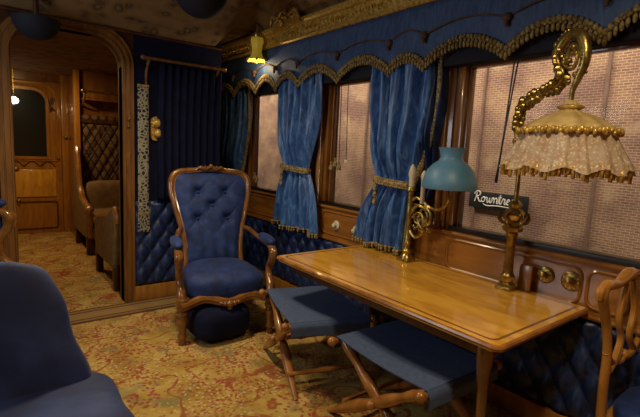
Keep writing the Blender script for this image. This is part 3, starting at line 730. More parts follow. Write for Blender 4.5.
# ================================================================== PARTITION HANGINGS
T = thing('curtain_rod', 'dark wooden rod on scrolled brackets high on the partition', 'curtain rod', (1.52, YP-.1, 2.15))
bm = B(); tube(bm, [(-.39, 0, 0), (.33, 0, 0)], .014, 10); ball(bm, (-.40, 0, 0), .022, 10, 8); ball(bm, (.34, 0, 0), .022, 10, 8); obj('rod', bm, 'chairwood', T)
for x in (-.35, .28):
    bm = B(); tube(bm, [(x, 0, -.01), (x, .03, -.05), (x, .08, -.10), (x, .09, -.2), (x, .07, -.24)], [.011, .010, .013, .009, .007], 8, sm=4)
    tube(bm, [(x, .02, 0), (x, .1, 0)], .008, 8); tube(bm, [(x, .02, -.03), (x, .05, -.02), (x, .06, -.05), (x, .045, -.06)], .006, 6, sm=4); obj('bracket', bm, 'chairwood', T)
# heavy navy hanging on the rod
T = thing('door_curtain', 'very dark navy velvet curtain hanging from the rod on the partition', 'curtain', (1.56, YP-.06, .93))
bm = B()
def pf(u, v):
    a = .29*(1-.04*math.sin(v*PI)); f = math.sin(2*PI*9*u+.8*math.sin(v*3))
    return Vector((-.31+u*.60, -.012+.016*f, v*1.20))
grid(bm, pf, 110, 30, back=(0, .005, 0)); obj('drape', bm, 'portiere', T, angle=None)
# patterned strip with tassel
T = thing('bell_pull', 'cream and navy patterned woven strip with a long tassel beside the doorway', 'bell pull', (1.135, YP-.045, 1.92))
bm = B()
def sf(u, v): return Vector((-.046+u*.092, -.003*math.sin(v*40), -v*1.10))
grid(bm, sf, 4, 80, back=(0, .004, 0)); obj('woven_strip', bm, 'lattice', T, angle=None)
bm = B(); box(bm, -.048, .048, -.008, .010, -.01, .012, .003); obj('end_cap', bm, 'fringe', T)
bm = B(); box(bm, -.048, .048, -.010, .012, -1.12, -1.095, .003); obj('end_cap', bm, 'fringe', T)
bm = B()
for k in range(11): tube(bm, [(-.045+k*.009, -.003, -1.11), (-.046+k*.0092, -.006+.006*math.sin(k*2), -1.20), (-.048+k*.0096, -.004, -1.27-.008*math.sin(k*1.7))], .0052, 5)
tube(bm, [(-.036, -.004, -1.17), (.036, -.004, -1.17)], .007, 6); obj('tassel', bm, 'lattice', T)
T = thing('wall_boss', 'carved gilt boss on the partition beside the patterned strip', 'wall ornament', (1.25, YP-.01, 1.57)); T.scale = (1.3, 1.2, 1.25)
bm = B(); prism(bm, rrect(-.035, .04, -.09, .08, .035, True), -.02, 0, 'y'); obj('back_plate', bm, 'gilt', T, angle=30)
bm = B(); ball(bm, (0, -.035, .035), .032, 10, 8, (1, .7, 1)); ball(bm, (.008, -.035, -.035), .030, 10, 8, (1, .7, 1.1))
for k in range(8):
    a = k*PI/4; ball(bm, (.03*math.cos(a), -.03, .035+.03*math.sin(a)), .010, 6, 5)
obj('knob', bm, 'gilt', T)
bm = B(); ball(bm, (1.015, YP-.045, 1.63), .016, 8, 6); ball(bm, (1.015, YP-.045, 1.57), .013, 8, 6); tube(bm, [(1.015, YP-.035, 1.65), (1.015, YP-.035, 1.55)], .008, 6); struct('door_catch', bm, 'brass', DT)

# ================================================================== CEILING LAMPS
def dome_lamp(loc, r, label):
    T = thing('ceiling_lamp', label, 'ceiling lamp', loc, 0, 'hanging navy bowl lamps')
    bm = B(); pr = [(0.0001, -r*.92)]
    for k in range(1, 9): a = k/8*PI/2; pr.append((r*math.sin(a), -r*.92*math.cos(a)))
    pr.append((r*1.03, .006)); pr.append((r*.9, .008))
    lathe(bm, pr, seg=32, lobes=16, lamp=.012); obj('bowl', bm, 'navy', T)
    zc = ceil_z(loc[0], loc[1])-loc[2]
    bm = B(); lathe(bm, [(r*.35, 0.0), (r*.3, .01), (.02, .02), (.018, max(zc-.02, .025)), (.05, max(zc+.01, .03))], seg=16); obj('stem', bm, 'darkwood', T)
dome_lamp((.36, 3.86, 2.27), .15, 'navy half-round ceiling lamp hanging in front of the doorway arch')
dome_lamp((1.28, 3.12, 2.50), .18, 'navy half-round ceiling lamp cut by the top of the view')
# amber tulip shade at the cornice
point('sconce_light', (2.14, 3.86, 2.22), 2.5, (1.0, 0.75, 0.40), 0.03)
T = thing('wall_sconce', 'small amber glass tulip shade hanging at the cornice corner', 'lamp', (2.14, 3.84, 2.385), 0); T.scale = (1.15, 1.15, 1.15)
bm = B(); lathe(bm, [(.030, .085), (.050, .08), (.055, .05), (.045, .01), (.040, -.04), (.055, -.075), (.085, -.10)], seg=36, lobes=6, lamp=.06, cap=False); obj('glass_shade', bm, 'yellowglass', T, angle=None)
bm = B(); lathe(bm, [(.028, .08), (.034, .09), (.030, .12), (.012, .13), (.012, .16)], seg=16)
tube(bm, [(0, 0, .15), (.0, 0, .19), (.05, 0, .21), (.10, 0, .15)], .008, 8, sm=4); obj('gallery', bm, 'brass', T)
for k in range(6):
    a = k*PI/3
    bm = B(); ball(bm, (.082*math.cos(a), .082*math.sin(a), -.10), .012, 8, 6); obj('rim_bead', bm, 'gilt', T)

# ================================================================== TABLE
TX0, TX1, TY0, TY1, TZ = 1.530, 2.352, .815, 2.40, .74
T = thing('writing_table', 'long honey-gold polished wooden table against the window wall', 'table', ((TX0+TX1)/2, (TY0+TY1)/2, 0))
hx_, hy_ = (TX1-TX0)/2, (TY1-TY0)/2
def rr2(hx, hy, r, n=5):
    p = []
    for cx_, cy_, a0, rd in ((hx-.02, hy-.02, 0, .02), (-hx+r, hy-r, 90, r), (-hx+r, -hy+r, 180, r), (hx-.02, -hy+.02, 270, .02)):
        for k in range(n+1):
            a = math.radians(a0+k*90/n); p.append((cx_+rd*math.cos(a), cy_+rd*math.sin(a)))
    return p
bm = B(); prism(bm, rr2(hx_, hy_, .025), TZ-.030, TZ, 'z'); bmesh.ops.bevel(bm, geom=[e for e in bm.edges if abs(e.verts[0].co.z-e.verts[1].co.z) < 1e-5], offset=.009, segments=3, affect='EDGES')
obj('tabletop', bm, 'maple', T, angle=50)
bm = B(); tube(bm, [(x, y, TZ-.012) for x, y in rr2(hx_-.002, hy_-.002, .025)], .013, 8, closed=True); obj('edge_moulding', bm, 'stoolwood', T)
bm = B()
ri = rr2(hx_-.045, hy_-.045, .03); ro = rr2(hx_-.033, hy_-.033, .035)
a_ = [bm.verts.new((x, y, TZ+.0008)) for x, y in ri]; b_ = [bm.verts.new((x, y, TZ+.0008)) for x, y in ro]
for i in range(len(a_)): bm.faces.new((a_[i], a_[(i+1) % len(a_)], b_[(i+1) % len(a_)], b_[i]))
obj('inlaid_band', bm, 'table_band', T, smooth=False)
bm = B(); box(bm, -hx_+.07, hx_-.01, -hy_+.07, hy_-.07, TZ-.10, TZ-.028, .004); obj('apron', bm, 'darkwood', T)
bm = B(); lx, ly = -hx_+.09, -hy_+.10
tube(bm, [(lx, ly, TZ-.03), (lx, ly, TZ-.12), (lx, ly, TZ-.2), (lx+.01, ly, .45), (lx+.01, ly, .2), (lx-.01, ly, .04), (lx-.03, ly, .0)], [.035, .034, .026, .021, .016, .018, .026], 12, sm=5); obj('leg', bm, 'chairwood', T)
bm = B(); tube(bm, [(hx_-.03, hy_-.2, .35), (hx_-.3, hy_-.2, TZ-.09)], .018, 8); box(bm, hx_-.07, hx_-.035, hy_-.25, hy_-.15, .30, TZ-.03, .005); obj('wall_bracket', bm, 'darkwood', T)

# ================================================================== ARMCHAIRS
def make_armchair(label, arm_z=.70, loc=(0, 0, 0), rz=0, grp='carved blue armchairs'):
    T = thing('armchair', label, 'armchair', loc, rz, grp)
    # back frame (front view x,z; y leans backward)
    def yb(z): return .20+max(0, z-.40)*.30
    side = [(.24, .34), (.235, .45), (.235, .58), (.262, .75), (.305, .92), (.333, 1.05), (.325, 1.15), (.27, 1.205), (.14, 1.222), (0, 1.235)]
    loop = [(-x, yb(z), z) for x, z in side]+[(x, yb(z), z) for x, z in reversed(side[:-1])]
    rad = [.024, .024, .022, .022, .023, .025, .028, .026, .024, .026]; rad = rad+rad[-2::-1]
    bm = B(); tube(bm, loop, rad, 10, sm=5)
    tube(bm, [(x*.92, y-.012, z*.985+.006) for x, y, z in loop[2:-2]], .009, 6, sm=5); obj('back_frame', bm, 'chairwood', T)
    bm = B()
    for s in (-1, 1):
        tube(bm, [(s*.13, yb(1.22)-.02, 1.222), (s*.09, yb(1.22)-.025, 1.25), (s*.045, yb(1.22)-.03, 1.235), (0, yb(1.22)-.03, 1.262)], [.007, .015, .012, .010], 8, sm=4)
        ball(bm, (s*.05, yb(1.22)-.03, 1.25), .015, 8, 6)
    ball(bm, (0, yb(1.22)-.03, 1.262), .02, 8, 6); obj('crest_carving', bm, 'chairwood', T)
    # tufted back pad
    btn = [(-.115, 1.04), (.115, 1.04), (0, .93), (-.125, .82), (.125, .82)]
    def hw(z):
        pts = side[1:]
        for (x0, z0), (x1, z1) in zip(pts, pts[1:]):
            if z0 <= z <= z1: return x0+(x1-x0)*(z-z0)/(z1-z0)
        return .1
    def bp(u, v):
        z = .45+v*(1.20-.45); h_ = max(hw(z)-.012, .02); x = (u*2-1)*h_
        e = (1-(abs(u*2-1))**5)*(1-(abs(v*2-1))**8)
        d = .055*max(e, 0)**.6
        for bx, bz in btn:
            q = math.hypot((x-bx)/.045, (z-bz)/.040); d -= .040*math.exp(-q*q)
            d -= .010*math.exp(-((abs(x-bx)-abs(z-bz)*.9)/.012)**2)*math.exp(-(q/2.6)**2)
        if z < .80: d -= .006*math.sin((x/h_)*14)*(.80-z)/.35
        return Vector((x, yb(z)-d+.004, z))
    bm = B(); grid(bm, bp, 60, 70); grid(bm, lambda u, v: Vector(((u*2-1)*max(hw(.45+v*.75)-.012, .02), yb(.45+v*.75)+.022, .45+v*.75)), 6, 30)
    BP = obj('back_pad', bm, 'velvet', T, angle=None)
    for bx, bz in btn:
        bm = B(); ball(bm, (bx, yb(bz)-.022, bz), .011, 8, 6); obj('button', bm, 'velvet', BP)
    # seat
    bm = B(); t = bmesh.new(); cushion(t, (0, 0, 0), (.30, .29, .115), p=3.6, n=12, crown=.22)
    for v in t.verts: v.co.x *= 1.12-.26*(v.co.y/.29+1)/2; v.co.y *= 1.05
    bmesh.ops.transform(t, matrix=Matrix.Translation((0, -.045, .385)), verts=t.verts); merge(bm, t); obj('seat', bm, 'velvet', T, angle=None)
    # serpentine seat rail with carved drop
    def rail(u): return Vector((-.345+.69*u, -.345-.022*math.cos((u-.5)*4*PI), .315-.014*math.cos((u-.5)*4*PI)))
    bm = B(); tube(bm, [rail(k/16) for k in range(17)], .030, 8); tube(bm, [rail(k/16)+Vector((0, -.016, -.022)) for k in range(17)], .012, 8)
    for s in (-1, 1): tube(bm, [(s*.345, -.34, .315), (s*.30, 0, .31), (s*.24, .2, .32)], .028, 8, sm=3)
    tube(bm, [(-.24, .2, .32), (.24, .2, .32)], .026, 8); obj('seat_rail', bm, 'chairwood', T)
    bm = B()
    for k, (x, z, r) in enumerate(((0, .295, .026), (0, .268, .018), (-.035, .298, .017), (.035, .298, .017), (-.065, .306, .012), (.065, .306, .012))): ball(bm, (x, -.395, z), r*1.2, 8, 6)
    obj('rail_carving', bm, 'chairwood', T)
    for s in (-1, 1):
        bm = B(); lathe(bm, [(.018, 0), (.026, .02), (.023, .045), (.033, .055), (.031, .075), (.024, .09), (.036, .15), (.041, .19), (.030, .215), (.043, .23), (.043, .245), (.032, .255), (.046, .275), (.046, .345)], (s*.33, -.335, 0), 16); obj('leg', bm, 'chairwood', T)
        bm = B(); tube(bm, [(s*.235, .20, .34), (s*.235, .22, .22), (s*.235, .27, .10), (s*.24, .33, 0)], [.026, .024, .021, .018], 10, sm=4); obj('leg', bm, 'chairwood', T)
        # arm: sweeps from the stile, scrolls over, s-curves down to the leg
        k = arm_z/.70
        arm = [(s*.262, yb(.75*k)-.01, .74*k), (s*.295, .20, .735*k), (s*.33, .05, .70*k), (s*.348, -.12, .685*k), (s*.352, -.23, .68*k), (s*.352, -.305, .645*k), (s*.35, -.29, .585*k), (s*.345, -.24, .52*k), (s*.34, -.255, .44*k), (s*.336, -.31, .38*k), (s*.333, -.335, .33)]
        bm = B(); tube(bm, arm, [.020, .020, .021, .024, .028, .034, .032, .028, .029, .033, .035], 10, sm=5)
        tube(bm, [(s*.352, -.27, .62*k), (s*.352, -.33, .60*k), (s*.352, -.34, .65*k), (s*.352, -.30, .675*k)], [.010, .016, .018, .012], 8, sm=4); obj('arm', bm, 'chairwood', T)
        bm = B(); cushion(bm, (s*.350, -.13, .715*k), (.042, .165, .036), p=2.6, n=6); obj('arm_pad', bm, 'velvet', T, angle=None)
    return T
make_armchair('blue buttoned armchair with carved walnut frame standing before the far curtain', loc=(1.50, 3.21, 0), rz=math.radians(-13))
make_armchair('carved blue armchair at the left edge, mostly hidden behind the sofa', .96, loc=(-.245, 3.42, 0), rz=math.radians(75))

# ottoman under the chair
T = thing('footstool', 'round dark navy footstool tucked under the blue armchair', 'footstool', (1.39, 3.00, 0))
bm = B(); cushion(bm, (0, 0, .140), (.215, .215, .125), p=4, n=10)
obj('padded_body', bm, 'portiere', T, angle=None)
bm = B(); lathe(bm, [(.11, 0), (.12, .01), (.12, .03), (.10, .035)], seg=20); obj('base', bm, 'darkwood', T)

# ================================================================== FOLDING STOOLS
def make_stool(label, loc, rz, L=.56, S=.62, H=.44):
    T = thing('folding_stool', label, 'stool', loc, rz, 'folding stools at the table')
    hl, hs = L/2, S/2
    def cf(u, v):
        x = (u*2-1)*(hl-.03); y = (v*2-1)*(hs+.004); z = H+.022-.020*math.cos((v*2-1)*PI/2)*(1-.15*math.cos(u*PI*2))
        if abs(v*2-1) > .93: z -= .004
        return Vector((x, y, z))
    bm = B(); grid(bm, cf, 20, 24, back=(0, 0, -.006)); 
    for s in (-1, 1):      # cloth wrapped down over the rails
        grid(bm, lambda u, v, s=s: Vector(((u*2-1)*(hl-.03), s*(hs+.025*math.sin(min(v*2.5, 1)*PI/2)+.002), H+.018-.080*v+.004*math.sin(u*9)*v)), 20, 8, back=(0, -s*.006, 0))
    obj('cloth_seat', bm, 'canvas', T, angle=50)
    for s in (-1, 1):
        bm = B(); tube(bm, [(-hl, s*hs, H-.006), (hl, s*hs, H-.006)], .015, 10); ball(bm, (-hl, s*hs, H-.004), .026, 10, 8); ball(bm, (hl, s*hs, H-.004), .026, 10, 8); obj('seat_rail', bm, 'stoolwood', T)
        bm = B(); tube(bm, [(-hl+.05, s*hs*.80, .11), (hl-.05, s*hs*.80, .11)], .013, 8); tube(bm, [(-.06, s*hs*.80, .11), (0, s*hs*.80, .11), (.06, s*hs*.80, .11)], [.013, .021, .013], 8); obj('stretcher', bm, 'stoolwood', T)
    for sx in (-1, 1):
        for s in (-1, 1):
            x = sx*(hl-.055)+.016*s; P0 = Vector((x, s*hs, H)); P1 = Vector((x, -s*hs*1.14, 0)); pr = [.023, .028, .022, .030, .031, .023, .033, .032, .025, .018, .014]
            bm = B(); tube(bm, [P0.lerp(P1, t/10) for t in range(11)], pr, 10, sm=2); obj('leg', bm, 'stoolwood', T)
    bm = B()
    tube(bm, [(-hl+.01, 0, H/2+.01), (hl-.01, 0, H/2+.01)], .012, 8)
    for sx in (-1, 1): ball(bm, (sx*(hl-.015), 0, H/2+.01), .024, 10, 8)
    obj('pivot_rod', bm, 'stoolwood', T)
    return T
make_stool('folding wooden stool with blue cloth seat at the far end of the table', (1.70, 2.19, 0), math.radians(-18))
make_stool('folding wooden stool with blue cloth seat at the bottom, partly under the table', (1.72, 1.375, 0), math.radians(-2))

# ================================================================== SOFA, FRONT LEFT
T = thing('blue_sofa', 'large dark blue velvet armless sofa filling the lower left', 'sofa', (-.35, 1.35, 0))
bm = B(); cushion(bm, (0, -.12, .415), (.735, .68, .14), p=8, n=26, wob=.022, crown=.10, dents=((.62, .25, .12, .28), (.2, .25, .12, .28), (-.2, .25, .12, .28), (.4, -.15, .12, .28), (.8, -.15, .10, .2))); obj('seat_cushion', bm, 'sofa', T, angle=None)
bm = B(); t = bmesh.new(); cushion(t, (0, 0, 0), (.64, .14, .32), p=9, n=20, wob=.020)
for v in t.verts:
    s = (v.co.z+.26)/.52; v.co.x *= 1.11-.20*s
bmesh.ops.transform(t, matrix=RM((-.03, .55, .665), rx=math.radians(-16)), verts=t.verts); merge(bm, t); obj('back_cushion', bm, 'sofa', T, angle=None)
bm = B(); box(bm, -.66, .66, -.70, .58, .12, .28, .03); obj('base', bm, 'sofa', T)
for sx in (-1, 1):
    for sy in (-.64, .52):
        bm = B(); lathe(bm, [(.018, 0), (.03, .03), (.024, .06), (.036, .12)], (sx*.6, sy, 0), 12); obj('leg', bm, 'chairwood', T)

# ================================================================== LOW RIGHT CHAIR
T = thing('side_chair', 'honey wooden chair with curved open back at the right edge', 'chair', (2.205, .42, -.015), 0)
bm = B()
def cb(x, z): return (x*1.3, .17+.06*(z-.45), z)
for s in (-1, 1):
    tube(bm, [cb(s*.17, .40), cb(s*.165, .55), cb(s*.150, .68), cb(s*.168, .80), cb(s*.205, .90), cb(s*.225, .955), cb(s*.20, .985)], [.019, .019, .018, .018, .020, .022, .017], 10, sm=5); obj('back_stile', bm, 'goldwood', T); bm = B()
bm = B(); tube(bm, [cb(-.235, .965), cb(-.19, .985), cb(-.10, .975), cb(0, 1.0), cb(.10, .975), cb(.19, .985), cb(.235, .965)], [.014, .022, .020, .028, .020, .022, .014], 10, sm=5)
for s in (-1, 1): scroll_pts = [cb(s*.20, .975), cb(s*.235, .975), cb(s*.245, .945), cb(s*.215, .94)]; tube(bm, scroll_pts, [.015, .017, .015, .010], 8, sm=4)
obj('crest_rail', bm, 'goldwood', T)
bm = B()
for s in (-1, 1):
    tube(bm, [cb(s*.155, .60), cb(s*.09, .64), cb(s*.04, .72), cb(s*.07, .83), cb(s*.03, .97)], [.014, .015, .014, .014, .013], 8, sm=5)
    tube(bm, [cb(s*.16, .70), cb(s*.11, .645), cb(s*.04, .62), cb(0, .63)], .013, 8, sm=4)
ball(bm, cb(0, .64), .024, 8, 6); obj('pierced_splat', bm, 'goldwood', T)
bm = B(); cushion(bm, (0, -.03, .44), (.20, .20, .045), p=3.5, n=8, crown=.3); obj('seat', bm, 'velvet', T, angle=None)
bm = B(); box(bm, -.205, .205, -.235, .19, .35, .41, .012); obj('seat_rail', bm, 'goldwood', T)
for s in (-1, 1):
    bm = B(); lathe(bm, [(.012, 0), (.018, .03), (.014, .06), (.022, .2), (.026, .30), (.022, .33), (.028, .37)], (s*.175, -.205, 0), 12); obj('leg', bm, 'goldwood', T)
    bm = B(); tube(bm, [(s*.17, .17, .40), (s*.17, .18, .2), (s*.175, .22, 0)], [.020, .018, .014], 8, sm=4); obj('leg', bm, 'goldwood', T)

# ================================================================== LAMPS ON THE TABLE
# swan-neck lamp with lace shade
LX, LY = 2.27, 1.20
T = thing('table_lamp', 'tall brass swan-neck table lamp with frilled cream lace shade', 'lamp', (LX, LY, TZ+.0015))
bm = B()
box(bm, -.045, .045, -.045, .045, 0, .018, .004)
lathe(bm, [(.046, .016), (.044, .03), (.030, .04), (.038, .055), (.040, .075), (.030, .085), (.026, .10), (.022, .2), (.026, .29), (.032, .31), (.024, .32)], seg=20, lobes=8, lamp=.05)
obj('column', bm, 'brass', T)
bm = B(); lathe(bm, [(.026, .315), (.045, .325), (.050, .345), (.035, .36), (.030, .375), (.052, .395), (.058, .415), (.040, .435), (.026, .45), (.034, .47), (.020, .49)], seg=24, lobes=6, lamp=.10)
for k in range(6):
    a = k*PI/3; c_, s_ = math.cos(a), math.sin(a)
    tube(bm, [(.03*c_, .03*s_, .36), (.065*c_, .065*s_, .375), (.075*c_, .075*s_, .41), (.055*c_, .055*s_, .425)], [.006, .010, .009, .005], 6, sm=3)
obj('leaf_node', bm, 'brass', T)
# shade centre hangs over the table, nearer the camera
SX, SY = 2.09-LX, .90-LY
zs = 1.665-TZ
def lerp3(a, b, t): return (a[0]+(b[0]-a[0])*t, a[1]+(b[1]-a[1])*t, a[2]+(b[2]-a[2])*t)
bm = B()
top = 2.035-TZ
neck = [(0, 0, .48), (.0, .0, .62), (.0, .015, .76), (.005, .04, .88), (-.005, .02, .98), (-.05, -.08, 1.03), (SX*.55, SY*.62, 1.06), (SX*.8, SY*.78, 1.10), (SX*.80, SY*.68, 1.16), (SX*.82, SY*.66, top-.09), (SX*.91, SY*.84, top-.025), (SX*1.03, SY*1.06, top-.05), (SX*1.07, SY*1.14, top-.14), (SX*1.03, SY*1.06, top-.22), (SX, SY, top-.27), (SX, SY, zs+.05)]
tube(bm, neck, [.012, .012, .013, .016, .018, .020, .020, .018, .017, .022, .026, .026, .022, .017, .012, .009], 10, sm=6)
obj('swan_neck', bm, 'brass', T)
bm = B()   # applied leaves along the neck
for i, (c_, rr) in enumerate((((.0, .03, .80), .020), ((.01, .04, .87), .026), ((0, .03, .93), .026), ((-.02, -.03, 1.0), .026), ((SX*.35, SY*.38, 1.045), .024), ((SX*.9, SY*.84, 1.16), .018))):
    for k in range(4):
        a = k*PI/2+i; ball(bm, (c_[0]+rr*.7*math.cos(a), c_[1]+rr*.7*math.sin(a), c_[2]+.008*math.sin(k*2)), rr*.55, 8, 6, (1, 1, 1.3))
pts = []
for k in range(12):
    t = k/11; a = t*3.4*PI; rr = .055*(1-t*.75); dxy = rr*math.cos(a); pts.append((SX*(.95+dxy*1.6), SY*(.93+dxy*2.4), top-.13+rr*1.25*math.sin(a)))
obj('acanthus_leaves', bm, 'brass', T); bm = B()
tube(bm, pts, [.012-.0005*k for k in range(12)], 7, sm=3)
for k in range(6): ball(bm, (SX*(.95+.03*math.sin(k)), SY*(.93+.06*math.sin(k*2)), top-.08-k*.03), .014, 8, 6)
NK = catmull(neck, 8)
for k in range(24, 104, 2):      # overlapping acanthus leaves wrapped round the neck
    p_ = NK[k]; rr_ = random.uniform(.010, .019) if k < 62 else random.uniform(.006, .012) if k < 90 else .004
    for q_ in range(3):
        a = k*1.1+q_*2*PI/3; ball(bm, p_+Vector((.016*math.cos(a), .016*math.cos(a)*-.6+.012*math.sin(a), .016*math.sin(a))), rr_+.002*math.sin(k*1.7+q_), 6, 5, (1, 1, 1.35))
obj('leaf_scrolls', bm, 'brass', T)
SH = bpy.data.objects.new('shade', None)
bm = B(); lathe(bm, [(.022, .055), (.030, .04), (.042, .03), (.030, .02), (.045, .008), (.085, -.008), (.13, -.030), (.17, -.055), (.20, -.080)], (SX, SY, zs), 96, lobes=12, lamp=.05)
SHD = obj('lamp_shade', bm, 'creamsilk', T, angle=None)
bm = B(); R0 = .2
for k in range(96):
    a = 2*PI*k/96; rr = .198*(1+.05*math.cos(12*a)); ball(bm, (SX+rr*math.cos(a), SY+rr*math.sin(a), zs-.083+.006*math.sin(k*2.4)), .0105, 6, 5, (1, 1, 1.3))
obj('gilt_rim', bm, 'gilt', SHD, angle=None)
bm = B(); lathe(bm, [(.040, .036), (.052, .030), (.052, .022), (.040, .016)], (SX, SY, zs), 24, lobes=12, lamp=.05)
obj('gilt_collar', bm, 'gilt', SHD, angle=None)
bm = B()
def skirt(u, v):
    a = 2*PI*u; rr = .178+.085*v; f = .011*(.4+.6*v)*math.sin(a*17+.6*math.sin(a*3))+.005*math.sin(a*41)
    z = zs-.085-.165*v + (.012*math.sin(a*11)*v)
    return Vector((SX+(rr+f)*math.cos(a), SY+(rr+f)*math.sin(a), z))
grid(bm, skirt, 240, 10); bmesh.ops.remove_doubles(bm, verts=bm.verts, dist=1e-5)
LS = obj('lace_skirt', bm, 'lace', SHD, angle=None)
bm = B()
for k in range(90):
    p = skirt(k/90, 1.0); q = Vector((p.x-SX, p.y-SY, 0)).normalized()*-.016
    tube(bm, [p+q+Vector((0, 0, .02)), p+q+Vector((0, 0, -.020-.007*(k % 3)))], [.009, .008], 5)
obj('under_fringe', bm, 'gilt', SHD, angle=None)

# candle lamp with teal shade
BX, BY = 2.24, 1.90
T = thing('candle_lamp', 'brass candle lamp with scrolled arm and teal glass shade', 'lamp', (BX, BY, TZ+.0015))
bm = B(); box(bm, -.045, .045, -.045, .045, 0, .02, .005)
lathe(bm, [(.045, .018), (.040, .035), (.026, .05), (.030, .07), (.020, .085), (.019, .11), (.026, .125), (.019, .14), (.018, .30), (.024, .32), (.020, .34), (.020, .46), (.034, .475), (.030, .495), (.020, .50)], seg=16); obj('column', bm, 'brass', T)
bm = B(); lathe(bm, [(.019, .49), (.019, .55), (.026, .575), (.024, .60), (.018, .625), (.006, .645)], seg=12); obj('candle', bm, 'candle', T)
bm = B()
SB = Vector((-.055, -.33, 0))
tube(bm, [(0, 0, .22), (.0, -.06, .17), (.0, -.12, .22), (.0, -.11, .32), (.0, -.06, .33), (.0, -.05, .28), (.0, -.08, .26)], [.010, .012, .013, .013, .011, .009, .006], 8, sm=5)
tube(bm, [(0, 0, .40), (0, -.05, .43), (0, -.11, .41), (0, -.16, .38), (-.02, -.25, .38), (-.055, -.33, .44), (-.055, -.33, .56)], [.009, .011, .012, .012, .012, .012, .012], 8, sm=5)
tube(bm, [(0, -.10, .41), (0, -.17, .34), (0, -.16, .27), (0, -.12, .28), (0, -.13, .32)], [.009, .011, .010, .008, .005], 8, sm=5)
for k in range(34): ball(bm, (.012*math.sin(k*2.1), -.03-.0042*k, .30+.085*math.sin(k*1.3)), .0105, 6, 5, (1, 1.2, 1))
tube(bm, [(0, 0, .30), (0, -.06, .38), (0, -.13, .36), (0, -.15, .30), (0, -.11, .24), (0, -.07, .30), (0, -.10, .33)], [.010, .013, .012, .012, .010, .008, .006], 8, sm=5)
lathe(bm, [(.012, .54), (.030, .56), (.034, .58), (.022, .59)], (SB.x, SB.y, 0), 14); obj('scrolled_arm', bm, 'brass', T)
bm = B(); lathe(bm, [(.015, .40), (.015, .55), (.021, .57), (.018, .59), (.006, .61)], (-.01, -.105, .0), 12); obj('candle', bm, 'candle', T)
TS = Matrix.Translation((SB.x, SB.y, .585)) @ Matrix.Diagonal((1.12, 1.12, 1.12, 1)) @ Matrix.Translation((0, 0, -.535))
bm = B(); lathe(bm, [(.138, .475), (.142, .482), (.138, .52), (.120, .57), (.090, .605), (.064, .622), (.056, .640), (.064, .675), (.070, .690), (.064, .688), (.050, .640), (.058, .618), (.085, .598), (.113, .565), (.132, .52), (.136, .48)], seg=40, mat=TS, cap=False); obj('glass_shade', bm, 'teal', T, angle=60)

# small dark frame standing behind the lace lamp's foot
bm = B(); box(bm, -.010, .010, -.035, .035, 0, .14, .004, mat=RM((2.335, 1.135, TZ+.001), ry=math.radians(4)))
tag(obj('wooden_block', bm, 'goldwood'), 'small upright wooden block right behind the foot of the lace-shaded lamp', 'block')

# ================================================================== COMPARTMENT SEATS
def make_settee(label, loc, rz, W=.78, low=False):
    T = thing('settee', label, 'settee', loc, rz, 'tan compartment settees')
    h = W/2; side = [(.40, .22), (.40, 1.26), (.33, 1.32), (.24, 1.10), (.16, .82), (.02, .68), (-.25, .62), (-.42, .60), (-.47, .52), (-.45, .22)]
    if low: side = [(.34, .22), (.42, .66), (.41, .74), (.34, .79), (.24, .76), (.16, .71), (.02, .68), (-.25, .64), (-.42, .60), (-.47, .52), (-.45, .22)]
    for s in (-1, 1):
        bm = B(); prism(bm, [(y, z) for y, z in side], s*h-.035, s*h+.035, 'x'); obj('side_panel', bm, 'tan', T, angle=30)
        bm = B(); tube(bm, [(s*h, y-.004, z+.004) for y, z in side[1:]], ([.030]*(len(side)-4)+[.036, .034, .026]), 8, sm=4)
        ball(bm, (s*h, -.45, .57), .05, 10, 8, (1.1, .8, 1)); obj('arm_frame', bm, 'stoolwood', T)
        for y in (-.42, .36):
            bm = B(); box(bm, s*h-.035, s*h+.035, y-.035, y+.035, 0, .24, .008); obj('leg', bm, 'darkwood', T)
    bm = B(); cushion(bm, (0, -.08, .40), (h-.03, .37, .10), p=5, n=10, crown=.15); obj('seat_cushion', bm, 'tan', T, angle=None)
    bm = B(); box(bm, -h+.03, h-.03, -.42, -.36, .20, .32, .01); obj('front_rail', bm, 'stoolwood', T)
    bm = B(); cushion(bm, (0, .28, .52 if low else .62), (h-.03, .10, .20 if low else .26), p=4, n=8); obj('back_cushion', bm, 'tan', T, angle=None)
    return T
make_settee('tan upholstered settee under the diamond patterned wall panel', (1.44, 6.40, 0), 0, .80)
bm = None
T = make_settee('tan armchair half hidden behind the right doorpost', (1.40, 4.78, 0), PI, .80, low=True)
# brass rail shelf high on the wall
T = thing('luggage_rack', 'dark wooden shelf with brass rail high above the far settee', 'shelf', (1.47, 6.86, 1.99))
bm = B(); box(bm, -.35, .35, -.20, -.002, -.03, .0, .005); box(bm, -.35, .35, -.20, -.18, 0, .07, .004); obj('shelf_board', bm, 'wood', T)
bm = B(); tube(bm, [(-.36, -.215, .085), (.36, -.215, .085)], .012, 8); ball(bm, (-.36, -.215, .085), .025, 8, 6)
tube(bm, [(-.34, -.2, .08), (-.34, -.19, -.02), (-.34, -.1, -.08), (-.34, 0, -.1)], .012, 8, sm=4); obj('brass_rail', bm, 'brass', T)
# glowing stand-in for a lamp's reflection in the far door pane
T = thing('lamp_reflection', 'small glowing stand-in for a lamp reflected in the dark pane of the far door', 'lamp', (.40, 7.50, 1.92))
bm = B(); lathe(bm, [(.02, .05), (.05, .03), (.06, 0), (.045, -.03), (.001, -.045)], seg=16); obj('reflected_glow', bm, 'reflectionglow', T)
bm = B(); tube(bm, [(0, 0, .04), (0, 0, .44)], .006, 6); ball(bm, (0, 0, .06), .02, 8, 6); obj('stem', bm, 'brass', T)

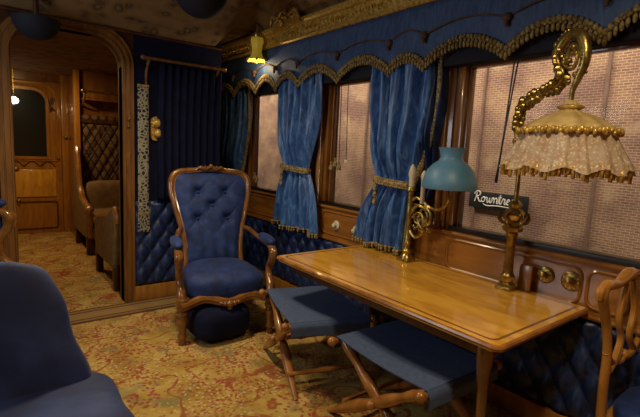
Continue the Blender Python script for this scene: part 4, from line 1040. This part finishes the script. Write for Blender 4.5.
# ================================================================== SIGN OUTSIDE
T = thing('shop_sign', "black sign with white script Rowntree's on the brick wall outside", 'sign', (13.90, 7.98, 0.0)); T.scale = (1.75, 1.75, 1.75)
bm = B(); box(bm, -.02, .03, -.60, .62, -.17, .16, .01); obj('sign_board', bm, plain('sign_black', (.012, .012, .014), .5), T)
MT['signwhite'] = plain('sign_white', (.80, .78, .72), .6)
GL = {  # hand-drawn script strokes, unit = x-height, pen start/advance
 'R': ([[(.1,.0),(.35,.9),(.5,1.9)],[(.0,1.5),(.25,1.95),(.8,2.1),(1.15,1.75),(.95,1.25),(.45,1.05)],[(.45,1.05),(.8,.6),(1.05,.1),(1.45,.05)]],1.35),
 'o': ([[(.55,.95),(.2,.75),(.12,.3),(.4,.02),(.72,.3),(.75,.75),(.5,.95),(.85,.8),(1.05,.85)]],.98),
 'w': ([[(.05,.8),(.2,.95),(.22,.4),(.35,.03),(.62,.25),(.72,.9),(.72,.35),(.88,.03),(1.15,.3),(1.2,.9),(1.42,.8)]],1.35),
 'n': ([[(.05,.75),(.22,.95),(.18,.0),(.28,.6),(.6,.97),(.75,.7),(.72,.2),(.85,.02),(1.05,.25)]],1.0),
 't': ([[(.0,.3),(.35,1.6),(.22,.3),(.4,.02),(.65,.25)],[(.02,1.05),(.6,1.15)]],.62),
 'r': ([[(.0,.3),(.25,1.0),(.42,.85),(.6,.9),(.5,.3),(.65,.02),(.85,.3)]],.8),
 'e': ([[(.0,.3),(.45,.55),(.6,.8),(.4,.97),(.15,.6),(.2,.15),(.45,.02),(.75,.3)]],.72),
 "'": ([[(.15,1.9),(.08,1.5)]],.3),
 's': ([[(.0,.2),(.45,1.0),(.5,.5),(.6,.2),(.35,.0),(.1,.12)]],.7)}
bm = B(); pen = .50; U = .112
for ch in "Rowntree's":
    st, adv = GL[ch]
    for q in st: tube(bm, [(-.022, pen-x*U, -.045+zz*U*(.9 if ch == 'R' else 1)) for x, zz in q], .0125, 5, sm=4)
    pen -= adv*U
obj('lettering', bm, 'signwhite', T)
bm = B(); tube(bm, [(-.022, .30, -.075), (-.022, .20, -.105), (-.022, .0, -.085), (-.022, -.25, -.09), (-.022, -.45, -.07)], [.005, .010, .010, .008, .004], 6, sm=4); obj('underline_flourish', bm, 'signwhite', T)
